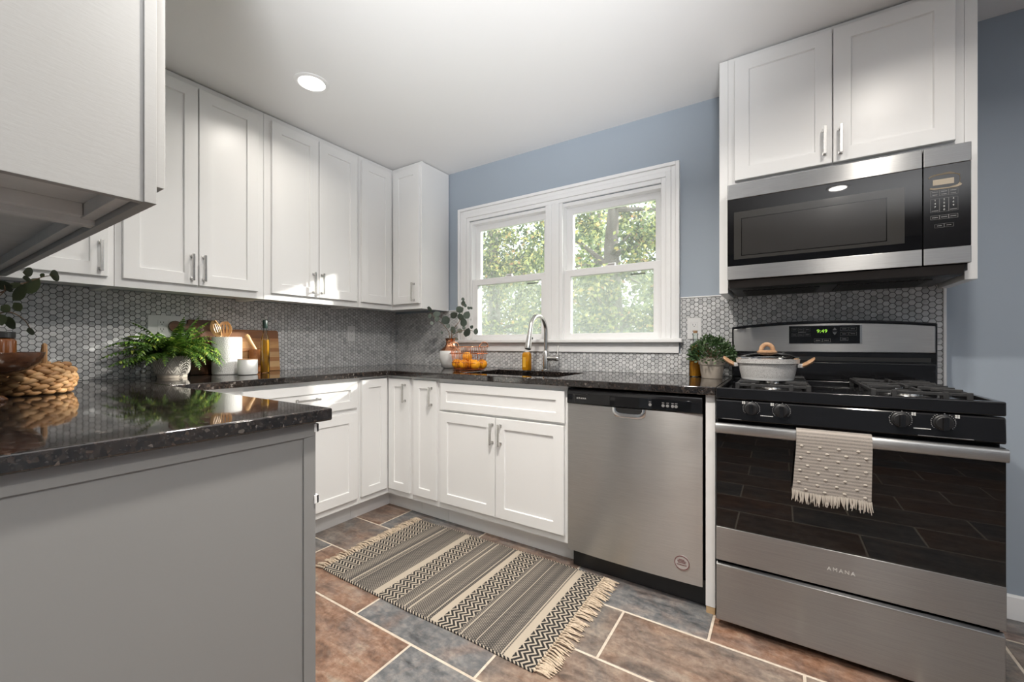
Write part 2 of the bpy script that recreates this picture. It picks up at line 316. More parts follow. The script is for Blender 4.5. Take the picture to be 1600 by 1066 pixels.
# ---------------------------------------------------------------- mesh helpers
W = {}      # object name -> world location of its origin
class MB:
    def __init__(s):
        s.v, s.f, s.mi = [], [], []
        s.cur = 0
    def add(s, vs, fs):
        n = len(s.v)
        s.v.extend(tuple(p) for p in vs)
        s.f.extend([tuple(i + n for i in f) for f in fs])
        s.mi.extend([s.cur] * len(fs))
        return s
    def box(s, x0, x1, y0, y1, z0, z1):
        x0, x1 = sorted((x0, x1)); y0, y1 = sorted((y0, y1)); z0, z1 = sorted((z0, z1))
        return s.add([(x0, y0, z0), (x1, y0, z0), (x1, y1, z0), (x0, y1, z0), (x0, y0, z1), (x1, y0, z1), (x1, y1, z1), (x0, y1, z1)],
                     [(3, 2, 1, 0), (4, 5, 6, 7), (0, 1, 5, 4), (1, 2, 6, 5), (2, 3, 7, 6), (3, 0, 4, 7)])
    def lathe(s, c, prof, n=32, axis='z', cap=True):
        """prof: (radius, height) from bottom to top around an axis through c"""
        vs, fs = [], []
        m = len(prof)
        for (r, h) in prof:
            for k in range(n):
                a = 2 * PI * k / n
                p = (r * math.cos(a), r * math.sin(a), h)
                if axis == 'y': p = (p[0], -p[2], p[1])
                if axis == 'x': p = (p[2], p[0], p[1])
                vs.append((c[0] + p[0], c[1] + p[1], c[2] + p[2]))
        for i in range(m - 1):
            for k in range(n):
                k2 = (k + 1) % n
                fs.append((i * n + k, i * n + k2, (i + 1) * n + k2, (i + 1) * n + k))
        if cap:
            fs.append(tuple(range(n - 1, -1, -1)))
            fs.append(tuple((m - 1) * n + k for k in range(n)))
        return s.add(vs, fs)
    def tube(s, path, r, n=8, cap=True, closed=False):
        P = [Vector(p) for p in path]
        m = len(P)
        rr = r if isinstance(r, (list, tuple)) else [r] * m
        up = None
        vs, fs = [], []
        for i, p in enumerate(P):
            if closed:
                t = P[(i + 1) % m] - P[i - 1]
            else:
                t = P[min(i + 1, m - 1)] - P[max(i - 1, 0)]
            if t.length < 1e-9: t = Vector((0, 0, 1))
            t.normalize()
            if up is None:
                up = t.cross(Vector((0.31, 0.17, 0.93)))
                if up.length < 1e-3: up = t.cross(Vector((1, 0, 0)))
            else:
                up = up - t * up.dot(t)
            up.normalize()
            b = t.cross(up)
            for k in range(n):
                a = 2 * PI * k / n
                vs.append(p + (up * math.cos(a) + b * math.sin(a)) * rr[i])
        for i in range(m if closed else m - 1):
            j = (i + 1) % m
            for k in range(n):
                k2 = (k + 1) % n
                fs.append((i * n + k, i * n + k2, j * n + k2, j * n + k))
        if cap and not closed:
            fs.append(tuple(range(n - 1, -1, -1)))
            fs.append(tuple((m - 1) * n + k for k in range(n)))
        return s.add(vs, fs)
    def prism(s, poly, lo, hi, axis='z'):
        """poly in the two other axes (x,y)/(x,z)/(y,z), extruded along axis"""
        def mk(a, b, h):
            return (a, b, h) if axis == 'z' else (a, h, b) if axis == 'y' else (h, a, b)
        n = len(poly)
        vs = [mk(a, b, lo) for a, b in poly] + [mk(a, b, hi) for a, b in poly]
        fs = [tuple(range(n - 1, -1, -1)), tuple(range(n, 2 * n))] + [(i, (i + 1) % n, n + (i + 1) % n, n + i) for i in range(n)]
        return s.add(vs, fs)
    def ball(s, c, r, nu=14, nv=9, sx=1, sy=1, sz=1):
        prof = [(max(1e-4, math.sin(PI * i / nv)) * r, -math.cos(PI * i / nv) * r) for i in range(nv + 1)]
        n0 = len(s.v)
        s.lathe((0, 0, 0), prof, nu)
        for i in range(n0, len(s.v)):
            x, y, z = s.v[i]
            s.v[i] = (c[0] + x * sx, c[1] + y * sy, c[2] + z * sz)
        return s
    def grid(s, xs, ys, inside, lo, hi, axis='z'):
        """solid made of the grid cells for which inside(cx, cy) holds"""
        def mk(a, b, h):
            return (a, b, h) if axis == 'z' else (a, h, b) if axis == 'y' else (h, a, b)
        nx, ny = len(xs), len(ys)
        ok = {(i, j): inside((xs[i] + xs[i + 1]) / 2, (ys[j] + ys[j + 1]) / 2) for i in range(nx - 1) for j in range(ny - 1)}
        ids = {}
        vs, fs = [], []
        def vid(i, j, k):
            if (i, j, k) not in ids:
                ids[(i, j, k)] = len(vs)
                vs.append(mk(xs[i], ys[j], (lo, hi)[k]))
            return ids[(i, j, k)]
        for (i, j), o in ok.items():
            if not o: continue
            fs.append((vid(i, j, 1), vid(i + 1, j, 1), vid(i + 1, j + 1, 1), vid(i, j + 1, 1)))
            fs.append((vid(i, j + 1, 0), vid(i + 1, j + 1, 0), vid(i + 1, j, 0), vid(i, j, 0)))
            for di, dj, a, b in ((0, -1, (i, j), (i + 1, j)), (1, 0, (i + 1, j), (i + 1, j + 1)), (0, 1, (i + 1, j + 1), (i, j + 1)), (-1, 0, (i, j + 1), (i, j))):
                if not ok.get((i + di, j + dj), False):
                    fs.append((vid(*a, 0), vid(*b, 0), vid(*b, 1), vid(*a, 1)))
        return s.add(vs, fs)

def link_mesh(name, mb, m, parent=None, bevel=0.0, segs=2, smooth=True, label=None, angle=35, recalc=True, org=None, kind=None, flat=False):
    vs = [Vector(p) for p in mb.v]
    lo = Vector([min(p[i] for p in vs) for i in range(3)])
    hi = Vector([max(p[i] for p in vs) for i in range(3)])
    o_ = Vector(org) if org is not None else Vector(((lo.x + hi.x) / 2, (lo.y + hi.y) / 2, lo.z))
    me = bpy.data.meshes.new(name)
    me.from_pydata([tuple(p - o_) for p in vs], [], mb.f)
    ms = m if isinstance(m, (list, tuple)) else [m]
    for x in ms:
        me.materials.append(MATS[x] if isinstance(x, str) else x)
    if len(ms) > 1:
        for p, i in zip(me.polygons, mb.mi):
            p.material_index = i
    if recalc:
        bm = bmesh.new(); bm.from_mesh(me)
        bmesh.ops.recalc_face_normals(bm, faces=bm.faces)
        bm.to_mesh(me); bm.free()
    if smooth and not flat:
        for p in me.polygons: p.use_smooth = True
        me.set_sharp_from_angle(angle=R(angle))
    ob = bpy.data.objects.new(name, me)
    COL.objects.link(ob)
    if parent is not None:
        ob.parent = parent
        ob.location = o_ - W[parent.name]
    else:
        ob.location = o_
    W[ob.name] = o_
    if bevel:
        b = ob.modifiers.new('bevel', 'BEVEL')
        b.width = bevel; b.segments = segs; b.limit_method = 'ANGLE'; b.angle_limit = R(40)
        b.harden_normals = True
    if label: ob['label'] = label
    if kind: ob['kind'] = kind
    return ob
part = link_mesh

def tag(o, label, cat, group=None):
    o['label'] = label; o['category'] = cat
    if group: o['group'] = group
    return o

def thing(name, label, cat, loc, group=None):
    o = bpy.data.objects.new(name, None)
    o.empty_display_size = 0.05
    o.location = loc
    COL.objects.link(o)
    W[o.name] = Vector(loc)
    return tag(o, label, cat, group)

def struct(name, mb, m, **kw):
    o = link_mesh(name, mb, m, **kw)
    o['kind'] = 'structure'
    return o

def copy_tree(o, parent=None):
    c = o.copy(); COL.objects.link(c)
    if parent is not None: c.parent = parent
    W[c.name] = W[o.name].copy()
    for ch in list(o.children):
        if ch.type == 'LIGHT' or ch.type == 'MESH': copy_tree(ch, c)
    return c

def text_mesh(name, txt, size, m, parent, loc, rot=(R(90), 0, 0), depth=0.0004, align='CENTER', spacing=1.0, label=None):
    cu = bpy.data.curves.new(name, 'FONT')
    cu.body = txt; cu.size = size; cu.extrude = depth; cu.align_x = align; cu.align_y = 'CENTER'
    cu.space_character = spacing; cu.resolution_u = 3
    tmp = bpy.data.objects.new(name + '_tmp', cu)
    COL.objects.link(tmp)
    bpy.context.view_layer.update()
    me = bpy.data.meshes.new_from_object(tmp.evaluated_get(bpy.context.evaluated_depsgraph_get()))
    bpy.data.objects.remove(tmp); bpy.data.curves.remove(cu)
    me.materials.clear(); me.materials.append(MATS[m])
    ob = bpy.data.objects.new(name, me)
    COL.objects.link(ob)
    ob.parent = parent
    ob.location = Vector(loc) - W[parent.name]
    ob.rotation_euler = rot
    W[ob.name] = Vector(loc)
    if label: ob['label'] = label
    return ob

# ================================================================= ROOM
H = 2.40
WX0, WX1, WZ0, WZ1 = 0.80, 2.21, 1.09, 2.00          # kitchen window opening
def ext(mb_args, **k): return MB().grid(*mb_args, **k)
m = MB().grid([-0.1, WX0, WX1, 4.7], [-0.02, WZ0, WZ1, H + 0.05], lambda x, z: not (WX0 < x < WX1 and WZ0 < z < WZ1), 0.0, 0.13, 'y')
struct('wall_back', m, 'wall', smooth=False)
struct('wall_left', MB().box(-0.1, 0, -5.2, 0, -0.02, H + 0.05), 'wall', smooth=False)
struct('wall_right', MB().box(4.6, 4.7, -5.2, 0, -0.02, H + 0.05), 'wall', smooth=False)
struct('wall_front', MB().box(-0.1, 4.7, -5.33, -5.2, -0.02, H + 0.05), 'wall', smooth=False)
struct('wall_inner', MB().box(0.0, 1.80, -2.60, -2.475, 0.0, H), 'wall', smooth=False)
struct('ceiling', MB().box(-0.1, 4.7, -5.33, 0.13, H, H + 0.1), 'ceiling', smooth=False)

# floor: slate tiles 0.6 x 0.3 in a running bond, laid over a grout bed
fl = MB()
fl.cur = 1
fl.box(-0.1, 4.7, -5.33, 0.13, -0.03, -0.0015)
fl.cur = 0
rng = random.Random(5)
tones = {}
rowoff = {0: 0.14, 1: 0.428, 2: 0.125, 3: 0.44}
TW, TH, G = 0.60, 0.30, 0.0045
special = {  # (row, column) -> (rust, tan)
    (0, 0): (0.75, .25), (0, 1): (0.10, .10), (0, 2): (0.7, .2), (0, 3): (0.06, .08), (0, 4): (1.0, .12), (0, 5): (0.8, .3),
    (1, 0): (0.30, .30), (1, 1): (.5, .3), (1, 2): (0.32, .5), (1, 3): (0.72, .48), (1, 4): (.55, .65),
    (2, 0): (0.12, .15), (2, 1): (0.92, .22), (2, 2): (0.03, .06), (2, 3): (0.60, .5), (2, 4): (.8, .3),
    (3, 1): (0.98, .22), (3, 2): (0.02, .05), (3, 3): (.85, .3)}
for r_ in range(-3, 17):
    ytop = -0.49 - TH * r_
    o_ = rowoff[r_ % 4]
    for k in range(-2, 9):
        x0 = o_ + TW * k
        a, b = max(x0 + G, -0.09), min(x0 + TW - G, 4.69)
        c, d = max(ytop - TH + G, -5.30), min(ytop - G, 0.12)
        if b - a < 0.02 or d - c < 0.02: continue
        tn = special.get((r_, k))
        if tn is None: tn = (rng.choice([0.05, 0.2, 0.7, 0.95]), rng.uniform(0.05, 0.5))
        n0 = len(fl.f)
        e = 0.003
        fl.add([(a, c, -0.0015), (b, c, -0.0015), (b, d, -0.0015), (a, d, -0.0015), (a + e, c + e, 0), (b - e, c + e, 0), (b - e, d - e, 0), (a + e, d - e, 0)],
               [(4, 5, 6, 7), (0, 1, 5, 4), (1, 2, 6, 5), (2, 3, 7, 6), (3, 0, 4, 7)])
        for fi in range(n0, len(fl.f)): tones[fi] = tn
fo = struct('floor', fl, ['slate', 'grout_cream'], smooth=False, recalc=False)
att = fo.data.color_attributes.new('tone', 'FLOAT_COLOR', 'CORNER')
for p in fo.data.polygons:
    tn = tones.get(p.index, (0.5, 0.5))
    for li in p.loop_indices: att.data[li].color = (tn[0], tn[1], 0, 1)

# baseboard right of the range
m = MB().prism([(-0.001, 0.0), (-0.016, 0.0), (-0.016, 0.068), (-0.012, 0.080), (-0.012, 0.086), (-0.006, 0.094), (-0.001, 0.094)], 3.36, 4.6, 'x')
struct('baseboard_back', m, 'trim')
m = MB().prism([(4.599, 0.0), (4.584, 0.0), (4.584, 0.07), (4.588, 0.086), (4.599, 0.094)], -5.2, -0.017, 'y')
struct('baseboard_right', m, 'trim')

# ----------------------------------------------------------------- kitchen window
def casing():
    mb = MB()
    yo = -0.001
    # profile rings: (outer inset, protrusion) stepped casing boards
    def board(x0, x1, z0, z1, y): mb.box(x0, x1, yo, y, z0, z1)
    L_, R_, T_ = 0.707, 2.294, 2.100
    B_ = 1.115
    wi = 0.100
    for a, b, pz in ((0.0, 0.020, 0.030), (0.020, 0.046, 0.019), (0.046, 0.074, 0.022), (0.074, wi, 0.016)):
        board(L_ + a, L_ + b, B_, T_ - a, -pz)
        board(R_ - b, R_ - a, B_, T_ - a, -pz)
        board(L_ + b, R_ - b, T_ - b, T_ - a, -pz)
    for a, b, pz in ((1.452, 1.474, 0.016), (1.474, 1.500, 0.022), (1.500, 1.528, 0.019), (1.528, 1.554, 0.022), (1.554, 1.576, 0.016)):
        board(a, b, B_, T_ - wi, -pz)
    return mb
struct('trim_1', casing(), 'trim', bevel=0.003, smooth=True)
# stool and apron
m = MB().box(0.690, 2.312, -0.052, 0.012, 1.092, 1.115)
struct('trim_2', m, 'trim', bevel=0.006, segs=3)
m = MB().box(0.712, 2.290, -0.020, -0.009, 1.033, 1.092)
struct('trim_3', m, 'trim', bevel=0.003)

def window_unit(name, x0, x1):
    z0, z1 = 1.098, 1.985
    w = struct(name, MB().grid([x0 - 0.012, x0 + 0.010, x1 - 0.010, x1 + 0.012], [z0 - 0.012, z0 + 0.010, z1 - 0.010, z1 + 0.012],
               lambda x, z: not (x0 + 0.010 < x < x1 - 0.010 and z0 + 0.010 < z < z1 - 0.010), 0.0, 0.115, 'y'), 'trim', smooth=False)
    def sash(nm, za, zb, y0, y1, st, top, bot):
        s_ = part(nm, MB().grid([x0 + 0.006, x0 + st, x1 - st, x1 - 0.006], [za, za + bot, zb - top, zb],
                  lambda x, z: not (x0 + st < x < x1 - st and za + bot < z < zb - top), y0, y1, 'y'), 'trim', w, bevel=0.004)
        part('pane', MB().box(x0 + st - 0.004, x1 - st + 0.004, (y0 + y1) / 2 - 0.002, (y0 + y1) / 2 + 0.002, za + bot - 0.004, zb - top + 0.004), 'glass', s_, smooth=False)
        return s_
    sash('upper_sash', 1.530, z1 - 0.008, 0.052, 0.085, 0.052, 0.042, 0.036)
    ls = sash('lower_sash', z0 + 0.008, 1.565, 0.012, 0.046, 0.054, 0.046, 0.046)
    part('latch', MB().box((x0 + x1) / 2 - 0.03, (x0 + x1) / 2 + 0.03, 0.020, 0.044, 1.565, 1.573).box((x0 + x1) / 2 - 0.012, (x0 + x1) / 2 + 0.034, 0.010, 0.028, 1.573, 1.581), 'trim', w, bevel=0.002)
    sc = part('insect_screen', MB().box(x0 + 0.012, x1 - 0.012, 0.0985, 0.1000, z0 + 0.012, 1.555), 'screen', w, smooth=False)
    part('screen_frame', MB().grid([x0 + 0.008, x0 + 0.026, x1 - 0.026, x1 - 0.008], [z0 + 0.010, z0 + 0.028, 1.530, 1.560],
         lambda x, z: not (x0 + 0.026 < x < x1 - 0.026 and z0 + 0.028 < z < 1.530), 0.092, 0.104, 'y'), 'trim', w)
    part('maker_tab', MB().box(x1 - 0.21, x1 - 0.12, 0.0905, 0.0918, 1.508, 1.518), 'print_grey', w, smooth=False)
    return w
window_unit('window_1', 0.812, 1.458)
window_unit('window_2', 1.568, 2.198)

# ================================================================= TILE BACKSPLASH
def clip(poly, u0, u1, v0, v1):
    for ax, lim, sg in ((0, u0, 1), (0, u1, -1), (1, v0, 1), (1, v1, -1)):
        out = []
        for i in range(len(poly)):
            a, b = poly[i - 1], poly[i]
            da, db = (a[ax] - lim) * sg, (b[ax] - lim) * sg
            if da >= 0: out.append(a)
            if (da > 0 > db) or (da < 0 < db):
                t = da / (da - db)
                out.append((a[0] + (b[0] - a[0]) * t, a[1] + (b[1] - a[1]) * t))
        poly = out
        if len(poly) < 3: return None
    c = []
    for p in poly:
        if not c or (abs(p[0] - c[-1][0]) + abs(p[1] - c[-1][1])) > 1e-6: c.append(p)
    return c if len(c) >= 3 else None

def hex_tiles(mb, f, rects, pitch=0.0243, gap=0.0023):
    """flat-topped hexagons; f maps (u, v, n) to the world"""
    s = pitch / math.sqrt(3)
    rr = (pitch - gap) / math.sqrt(3)
    for (u0, u1, v0, v1) in rects:
        mb.cur = 1
        mb.add([f(u0, v0, 0.0005), f(u1, v0, 0.0005), f(u1, v1, 0.0005), f(u0, v1, 0.0005), f(u0, v0, 0.0055), f(u1, v0, 0.0055), f(u1, v1, 0.0055), f(u0, v1, 0.0055)],
               [(4, 5, 6, 7), (0, 1, 5, 4), (1, 2, 6, 5), (2, 3, 7, 6), (3, 0, 4, 7), (0, 3, 2, 1)])
        mb.cur = 0
        dx = 1.5 * s
        for i in range(int(u0 / dx) - 2, int(u1 / dx) + 3):
            for j in range(int(v0 / pitch) - 2, int(v1 / pitch) + 3):
                cu, cv = i * dx, (j + 0.5 * (i % 2)) * pitch
                if not (u0 - s < cu < u1 + s and v0 - s < cv < v1 + s): continue
                outer = clip([(cu + rr * math.cos(k * PI / 3), cv + rr * math.sin(k * PI / 3)) for k in range(6)], u0, u1, v0, v1)
                if not outer: continue
                n = len(outer)
                mu, mv = sum(p[0] for p in outer) / n, sum(p[1] for p in outer) / n
                e = 0.0010
                inner = []
                for p in outer:
                    L = math.hypot(p[0] - mu, p[1] - mv) or 1
                    k = max(0.2, 1 - e / L)
                    inner.append((mu + (p[0] - mu) * k, mv + (p[1] - mv) * k))
                mb.add([f(*p, 0.0055) for p in outer] + [f(*p, 0.0072) for p in outer] + [f(*p, 0.0080) for p in inner],
                       [tuple(range(2 * n, 3 * n))] + [(a, (a + 1) % n, n + (a + 1) % n, n + a) for a in range(n)] + [(n + a, n + (a + 1) % n, 2 * n + (a + 1) % n, 2 * n + a) for a in range(n)])

CT = 0.914
mb = MB()
hex_tiles(mb, lambda u, v, n: (n, u, v), [(-2.465, -0.009, CT + 0.001, 1.352)])
o = part('tile_backsplash', mb, ['hex', 'grout_dark'], smooth=False)
tag(o, 'grey hexagon tile backsplash on the long wall under the upper cabinets, behind the fern', 'backsplash')
mb = MB()
hex_tiles(mb, lambda u, v, n: (u, -n, v), [(0.0085, 0.705, CT + 0.001, 1.336), (0.705, 2.296, CT + 0.001, 1.032), (2.296, 3.337, CT + 0.001, 1.336)])
o = part('tile_backsplash', mb, ['hex', 'grout_dark'], smooth=False)
tag(o, 'grey hexagon tile backsplash on the window wall, behind sink and range', 'backsplash')
struct('trim_4', MB().box(3.337, 3.347, -0.012, -0.001, 0.0, 1.336), 'trim', bevel=0.002)
struct('trim_5', MB().box(2.296, 3.347, -0.012, -0.001, 1.3365, 1.3435), 'trim', bevel=0.002)
struct('trim_6', MB().box(0.607, 0.703, -0.012, -0.001, 1.3365, 1.3435), 'trim', bevel=0.002)

# ================================================================= CABINETS
UF = 0.303        # face-frame plane of the upper cabinets
BF = 0.605        # face-frame plane of the base cabinets
UB, UT = 1.338, 2.393
DB, DT = 1.376, 2.362
FACE_L = lambda x: (lambda u, v, n: (x + n, u, v))            # faces +x, u = y
FACE_B = lambda y: (lambda u, v, n: (u, y - n, v))            # faces -y, u = x
FACE_F = lambda y: (lambda u, v, n: (u, y + n, v))            # faces +y, u = x

def shaker(f, u0, u1, v0, v1, fw=0.056, t=0.019, rec=0.008):
    """door or drawer front with a recessed centre panel"""
    mb = MB()
    c = 0.0018
    def ring(a, n): return [f(u0 + a, v0 + a, n), f(u1 - a, v0 + a, n), f(u1 - a, v1 - a, n), f(u0 + a, v1 - a, n)]
    rings = [ring(0, 0.0005), ring(0, t - c), ring(c, t), ring(fw, t), ring(fw + 0.003, t - rec)]
    vs = [p for r_ in rings for p in r_]
    fs = [(3, 2, 1, 0), (16, 17, 18, 19)]
    for k in range(4):
        for i in range(4):
            j = (i + 1) % 4
            fs.append((4 * k + i, 4 * k + j, 4 * k + 4 + j, 4 * k + 4 + i))
    return mb.add(vs, fs)

def bar_handle(f, u, v, length, t=0.019, vertical=True, off=0.030, w=0.0105):
    """square bar pull centred on (u, v)"""
    mb = MB()
    h = length / 2
    def bx(a0, a1, b0, b1, n0, n1):
        if not vertical: a0, a1, b0, b1 = b0, b1, a0, a1
        P = [f(u + a, v + b, n) for n in (n0, n1) for (a, b) in ((a0, b0), (a1, b0), (a1, b1), (a0, b1))]
        mb.add(P, [(3, 2, 1, 0), (4, 5, 6, 7), (0, 1, 5, 4), (1, 2, 6, 5), (2, 3, 7, 6), (3, 0, 4, 7)])
    bx(-w / 2, w / 2, -h, h, t + off - 0.009, t + off)
    for s in (-1, 1):
        e = s * (h - 0.010)
        bx(-0.0050, 0.0050, min(e - 0.005, e + 0.005), max(e - 0.005, e + 0.005), t, t + off - 0.006)
        bx(-0.0075, 0.0075, e - 0.0075, e + 0.0075, t, t + 0.004)
    return mb

def add_door(root, f, u0, u1, v0, v1, name='door', handle=None, fw=0.056, m='paint'):
    d = part(name, shaker(f, u0, u1, v0, v1, fw), m, root, smooth=False)
    if handle:
        hu, hv, ln, vert = handle
        part('handle', bar_handle(f, hu, hv, ln, vertical=vert), 'nickel', d, bevel=0.0015, label='brushed nickel bar handle')
    return d

def upper_left(y0, y1, label, doors, name='upper_cabinet'):
    root = thing(name, label, 'cabinet', (UF / 2, (y0 + y1) / 2, UB), 'wall cabinets along the left wall')
    b = MB()
    b.box(0.0095, UF - 0.018, y0 + 0.0005, y0 + 0.016, UB, UT).box(0.0095, UF - 0.018, y1 - 0.016, y1 - 0.0005, UB, UT)
    b.box(0.0095, UF - 0.018, y0 + 0.016, y1 - 0.016, UB + 0.016, UB + 0.030).box(0.0095, UF - 0.018, y0 + 0.016, y1 - 0.016, UT - 0.015, UT)
    b.box(0.0095, 0.016, y0 + 0.016, y1 - 0.016, UB + 0.03, UT - 0.015)
    part('body', b, 'paint', root, smooth=False)
    part('face_frame', MB().box(UF - 0.018, UF, y0 + 0.0003, y1 - 0.0003, UB, UT), 'paint', root, bevel=0.001)
    for (a, c, hu) in doors:
        add_door(root, FACE_L(UF), a, c, DB, DT, handle=(hu, 1.462, 0.132, True) if hu is not None else None)
    return root

upper_left(-2.470, -1.866, 'white wall cabinet with one handle showing beneath the near hanging cabinet', [(-2.30, -1.889, -1.914)])
upper_left(-1.865, -1.237, 'white two-door wall cabinet hanging above the fern', [(-1.840, -1.5585, -1.586), (-1.5535, -1.274, -1.536)])
upper_left(-1.236, -0.608, 'white two-door wall cabinet between the fern\'s cabinet and the corner', [(-1.199, -0.913, -0.949), (-0.907, -0.626, -0.892)])
# corner wall cabinet, L-shaped
root = thing('corner_cabinet', 'white corner wall cabinet beside the window, doors meeting in the inside corner', 'cabinet', (0.2, -0.2, UB))
CX = 0.606
L_in = lambda x, y: (x < UF or y > -UF)
b = MB()
b.grid([0.0095, UF - 0.018, CX - 0.020], [-0.607, -UF + 0.018, -0.0095], lambda x, y: (x < UF - 0.018 or y > -UF + 0.018), UB + 0.016, UT)
b.box(0.0095, UF - 0.018, -0.6065, -0.59, UB, UB + 0.016)
part('body', b, 'paint', root, smooth=False)
part('end_panel', MB().box(CX - 0.0195, CX - 0.003, -UF + 0.018, -0.0095, UB, UT), 'paint', root, bevel=0.001)
part('face_frame', MB().grid([UF - 0.018, UF, CX], [-0.607, -UF, -UF + 0.018], lambda x, y: (x < UF) or (y > -UF), UB, UT), 'paint', root, bevel=0.001)
add_door(root, FACE_L(UF), -0.589, -0.327, DB, DT)
add_door(root, FACE_B(-UF), 0.3285, 0.594, DB, DT, handle=(0.549, 1.458, 0.135, True))

# ---- wall cabinet over the range
RX0, RX1 = 2.553, 3.307
root = thing('over_range_cabinet', 'white two-door wall cabinet above the microwave', 'cabinet', (2.93, -0.15, 1.80))
b = MB()
b.box(2.560, 3.320, -UF + 0.018, -0.001, 1.795, 1.812).box(2.560, 3.320, -UF + 0.018, -0.001, UT - 0.016, UT).box(2.560, 3.320, -0.012, -0.001, 1.812, UT - 0.016)
part('body', b, 'paint', root, smooth=False)
part('face_frame', MB().box(2.560, 3.322, -UF, -UF + 0.018, 1.795, UT), 'paint', root, bevel=0.001)
part('filler_panel', MB().box(2.523, 2.5595, -UF, -0.012, 1.318, UT), 'paint', root, bevel=0.0015, label='tall side panel running down beside the microwave')
part('filler_panel', MB().box(3.3225, 3.356, -UF, -0.012, 1.318, UT), 'paint', root, bevel=0.0015, label='tall side panel running down beside the microwave')
add_door(root, FACE_B(-UF), 2.587, 2.9395, 1.825, 2.372, handle=(2.915, 1.915, 0.115, True))
add_door(root, FACE_B(-UF), 2.9435, 3.296, 1.825, 2.372, handle=(2.967, 1.908, 0.115, True))

# ---- wall cabinet hanging over the peninsula
PX, PF = 1.810, -2.171
root = thing('peninsula_wall_cabinet', 'large white wall cabinet hanging at the upper left corner, its unfinished underside showing', 'cabinet', (1.06, -2.32, UB))
b = MB()
for xa, xb in ((0.325, 0.342), (1.484, 1.500), (1.5005, 1.517)):
    b.box(xa, xb, -2.470, PF - 0.018, UB + 0.002, UT)
b.box(0.342, 1.806, -2.470, PF - 0.018, UB + 0.040, UB + 0.054)
b.box(0.342, 1.806, -2.470, PF - 0.018, UT - 0.015, UT)
b.box(0.342, 1.806, -2.470, -2.455, UB + 0.002, UB + 0.040)
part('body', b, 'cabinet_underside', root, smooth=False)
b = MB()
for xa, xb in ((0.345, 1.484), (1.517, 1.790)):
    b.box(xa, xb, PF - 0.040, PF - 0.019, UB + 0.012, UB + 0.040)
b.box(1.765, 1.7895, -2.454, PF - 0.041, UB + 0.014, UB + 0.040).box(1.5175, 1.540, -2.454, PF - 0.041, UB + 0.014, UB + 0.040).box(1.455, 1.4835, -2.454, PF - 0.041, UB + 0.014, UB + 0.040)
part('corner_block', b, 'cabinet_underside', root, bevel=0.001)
part('end_panel', MB().box(1.790, 1.8065, -2.470, PF - 0.018, UB, UT), 'endshade', root, bevel=0.001)
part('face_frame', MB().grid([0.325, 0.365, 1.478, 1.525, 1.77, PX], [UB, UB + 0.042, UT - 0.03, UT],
     lambda x, z: z < UB + 0.042 or z > UT - 0.03 or x < 0.365 or x > 1.77 or 1.478 < x < 1.525, PF - 0.018, PF, 'y'), 'endshade', root, bevel=0.001)
add_door(root, FACE_F(PF), 1.515, 1.790, DB, DT, m='endshade')
add_door(root, FACE_F(PF), 0.940, 1.490, DB, DT, m='endshade')
add_door(root, FACE_F(PF), 0.360, 0.935, DB, DT, m='endshade')

# ---- base cabinets
TD = 0.527
def base_body(root, f, u0, u1, depth_lo, toe=True, f_toe=None):
    pass
DBB, DTB = 0.152, 0.864
BTOP = CT - 0.0335
# left run drawer cabinet
root = thing('drawer_cabinet', 'white base cabinet with a drawer over two doors, on the long wall under the fern', 'cabinet', (0.3, -1.17, 0))
part('body', MB().box(0.001, BF - 0.018, -1.7785, -0.832, 0.112, BTOP), 'paint', root, smooth=False)
part('face_frame', MB().box(BF - 0.018, BF, -1.7785, -0.8325, 0.112, BTOP), 'paint', root, bevel=0.001)
part('toe_kick', MB().box(TD - 0.014, TD, -1.7785, -0.8325, 0.0, 0.1115), 'paint', root, smooth=False)
add_door(root, FACE_L(BF), -1.490, -0.855, 0.700, 0.857, 'drawer', handle=(-1.172, 0.782, 0.132, False), fw=0.045)
add_door(root, FACE_L(BF), -1.490, -1.1745, DBB, 0.672, handle=(-1.205, 0.60, 0.125, True))
add_door(root, FACE_L(BF), -1.1695, -0.855, DBB, 0.672)
# corner base cabinet
root = thing('corner_base_cabinet', 'white corner base cabinet with two narrow doors meeting in the inside corner', 'cabinet', (0.3, -0.3, 0))
part('body', MB().grid([0.001, BF - 0.018, 0.8345], [-0.8315, -BF + 0.018, -0.001], lambda x, y: x < BF - 0.018 or y > -BF + 0.018, 0.112, BTOP), 'paint', root, smooth=False)
part('face_frame', MB().grid([BF - 0.018, BF, 0.8345], [-0.8315, -BF, -BF + 0.018], lambda x, y: x < BF or y > -BF, 0.112, BTOP), 'paint', root, bevel=0.001)
part('toe_kick', MB().grid([TD - 0.014, TD, 0.8345], [-0.8315, -TD, -TD + 0.014], lambda x, y: x < TD or y > -TD, 0.0, 0.1115), 'paint', root, smooth=False)
add_door(root, FACE_L(BF), -0.821, -0.6285, DBB, DTB, fw=0.05)
add_door(root, FACE_B(-BF), 0.6285, 0.819, DBB, DTB, handle=(0.784, 0.777, 0.118, True), fw=0.05)
# narrow cabinet
root = thing('narrow_base_cabinet', 'narrow one-door white base cabinet between the corner and the sink cabinet', 'cabinet', (0.95, -0.3, 0))
part('body', MB().box(0.836, 1.0595, -BF + 0.018, -0.001, 0.112, BTOP), 'paint', root, smooth=False)
part('face_frame', MB().box(0.836, 1.0595, -BF, -BF + 0.018, 0.112, BTOP), 'paint', root, bevel=0.001)
part('toe_kick', MB().box(0.836, 1.0595, -TD, -TD + 0.014, 0.0, 0.1115), 'paint', root, smooth=False)
add_door(root, FACE_B(-BF), 0.852, 1.046, DBB, DTB, handle=(1.008, 0.770, 0.118, True), fw=0.05)
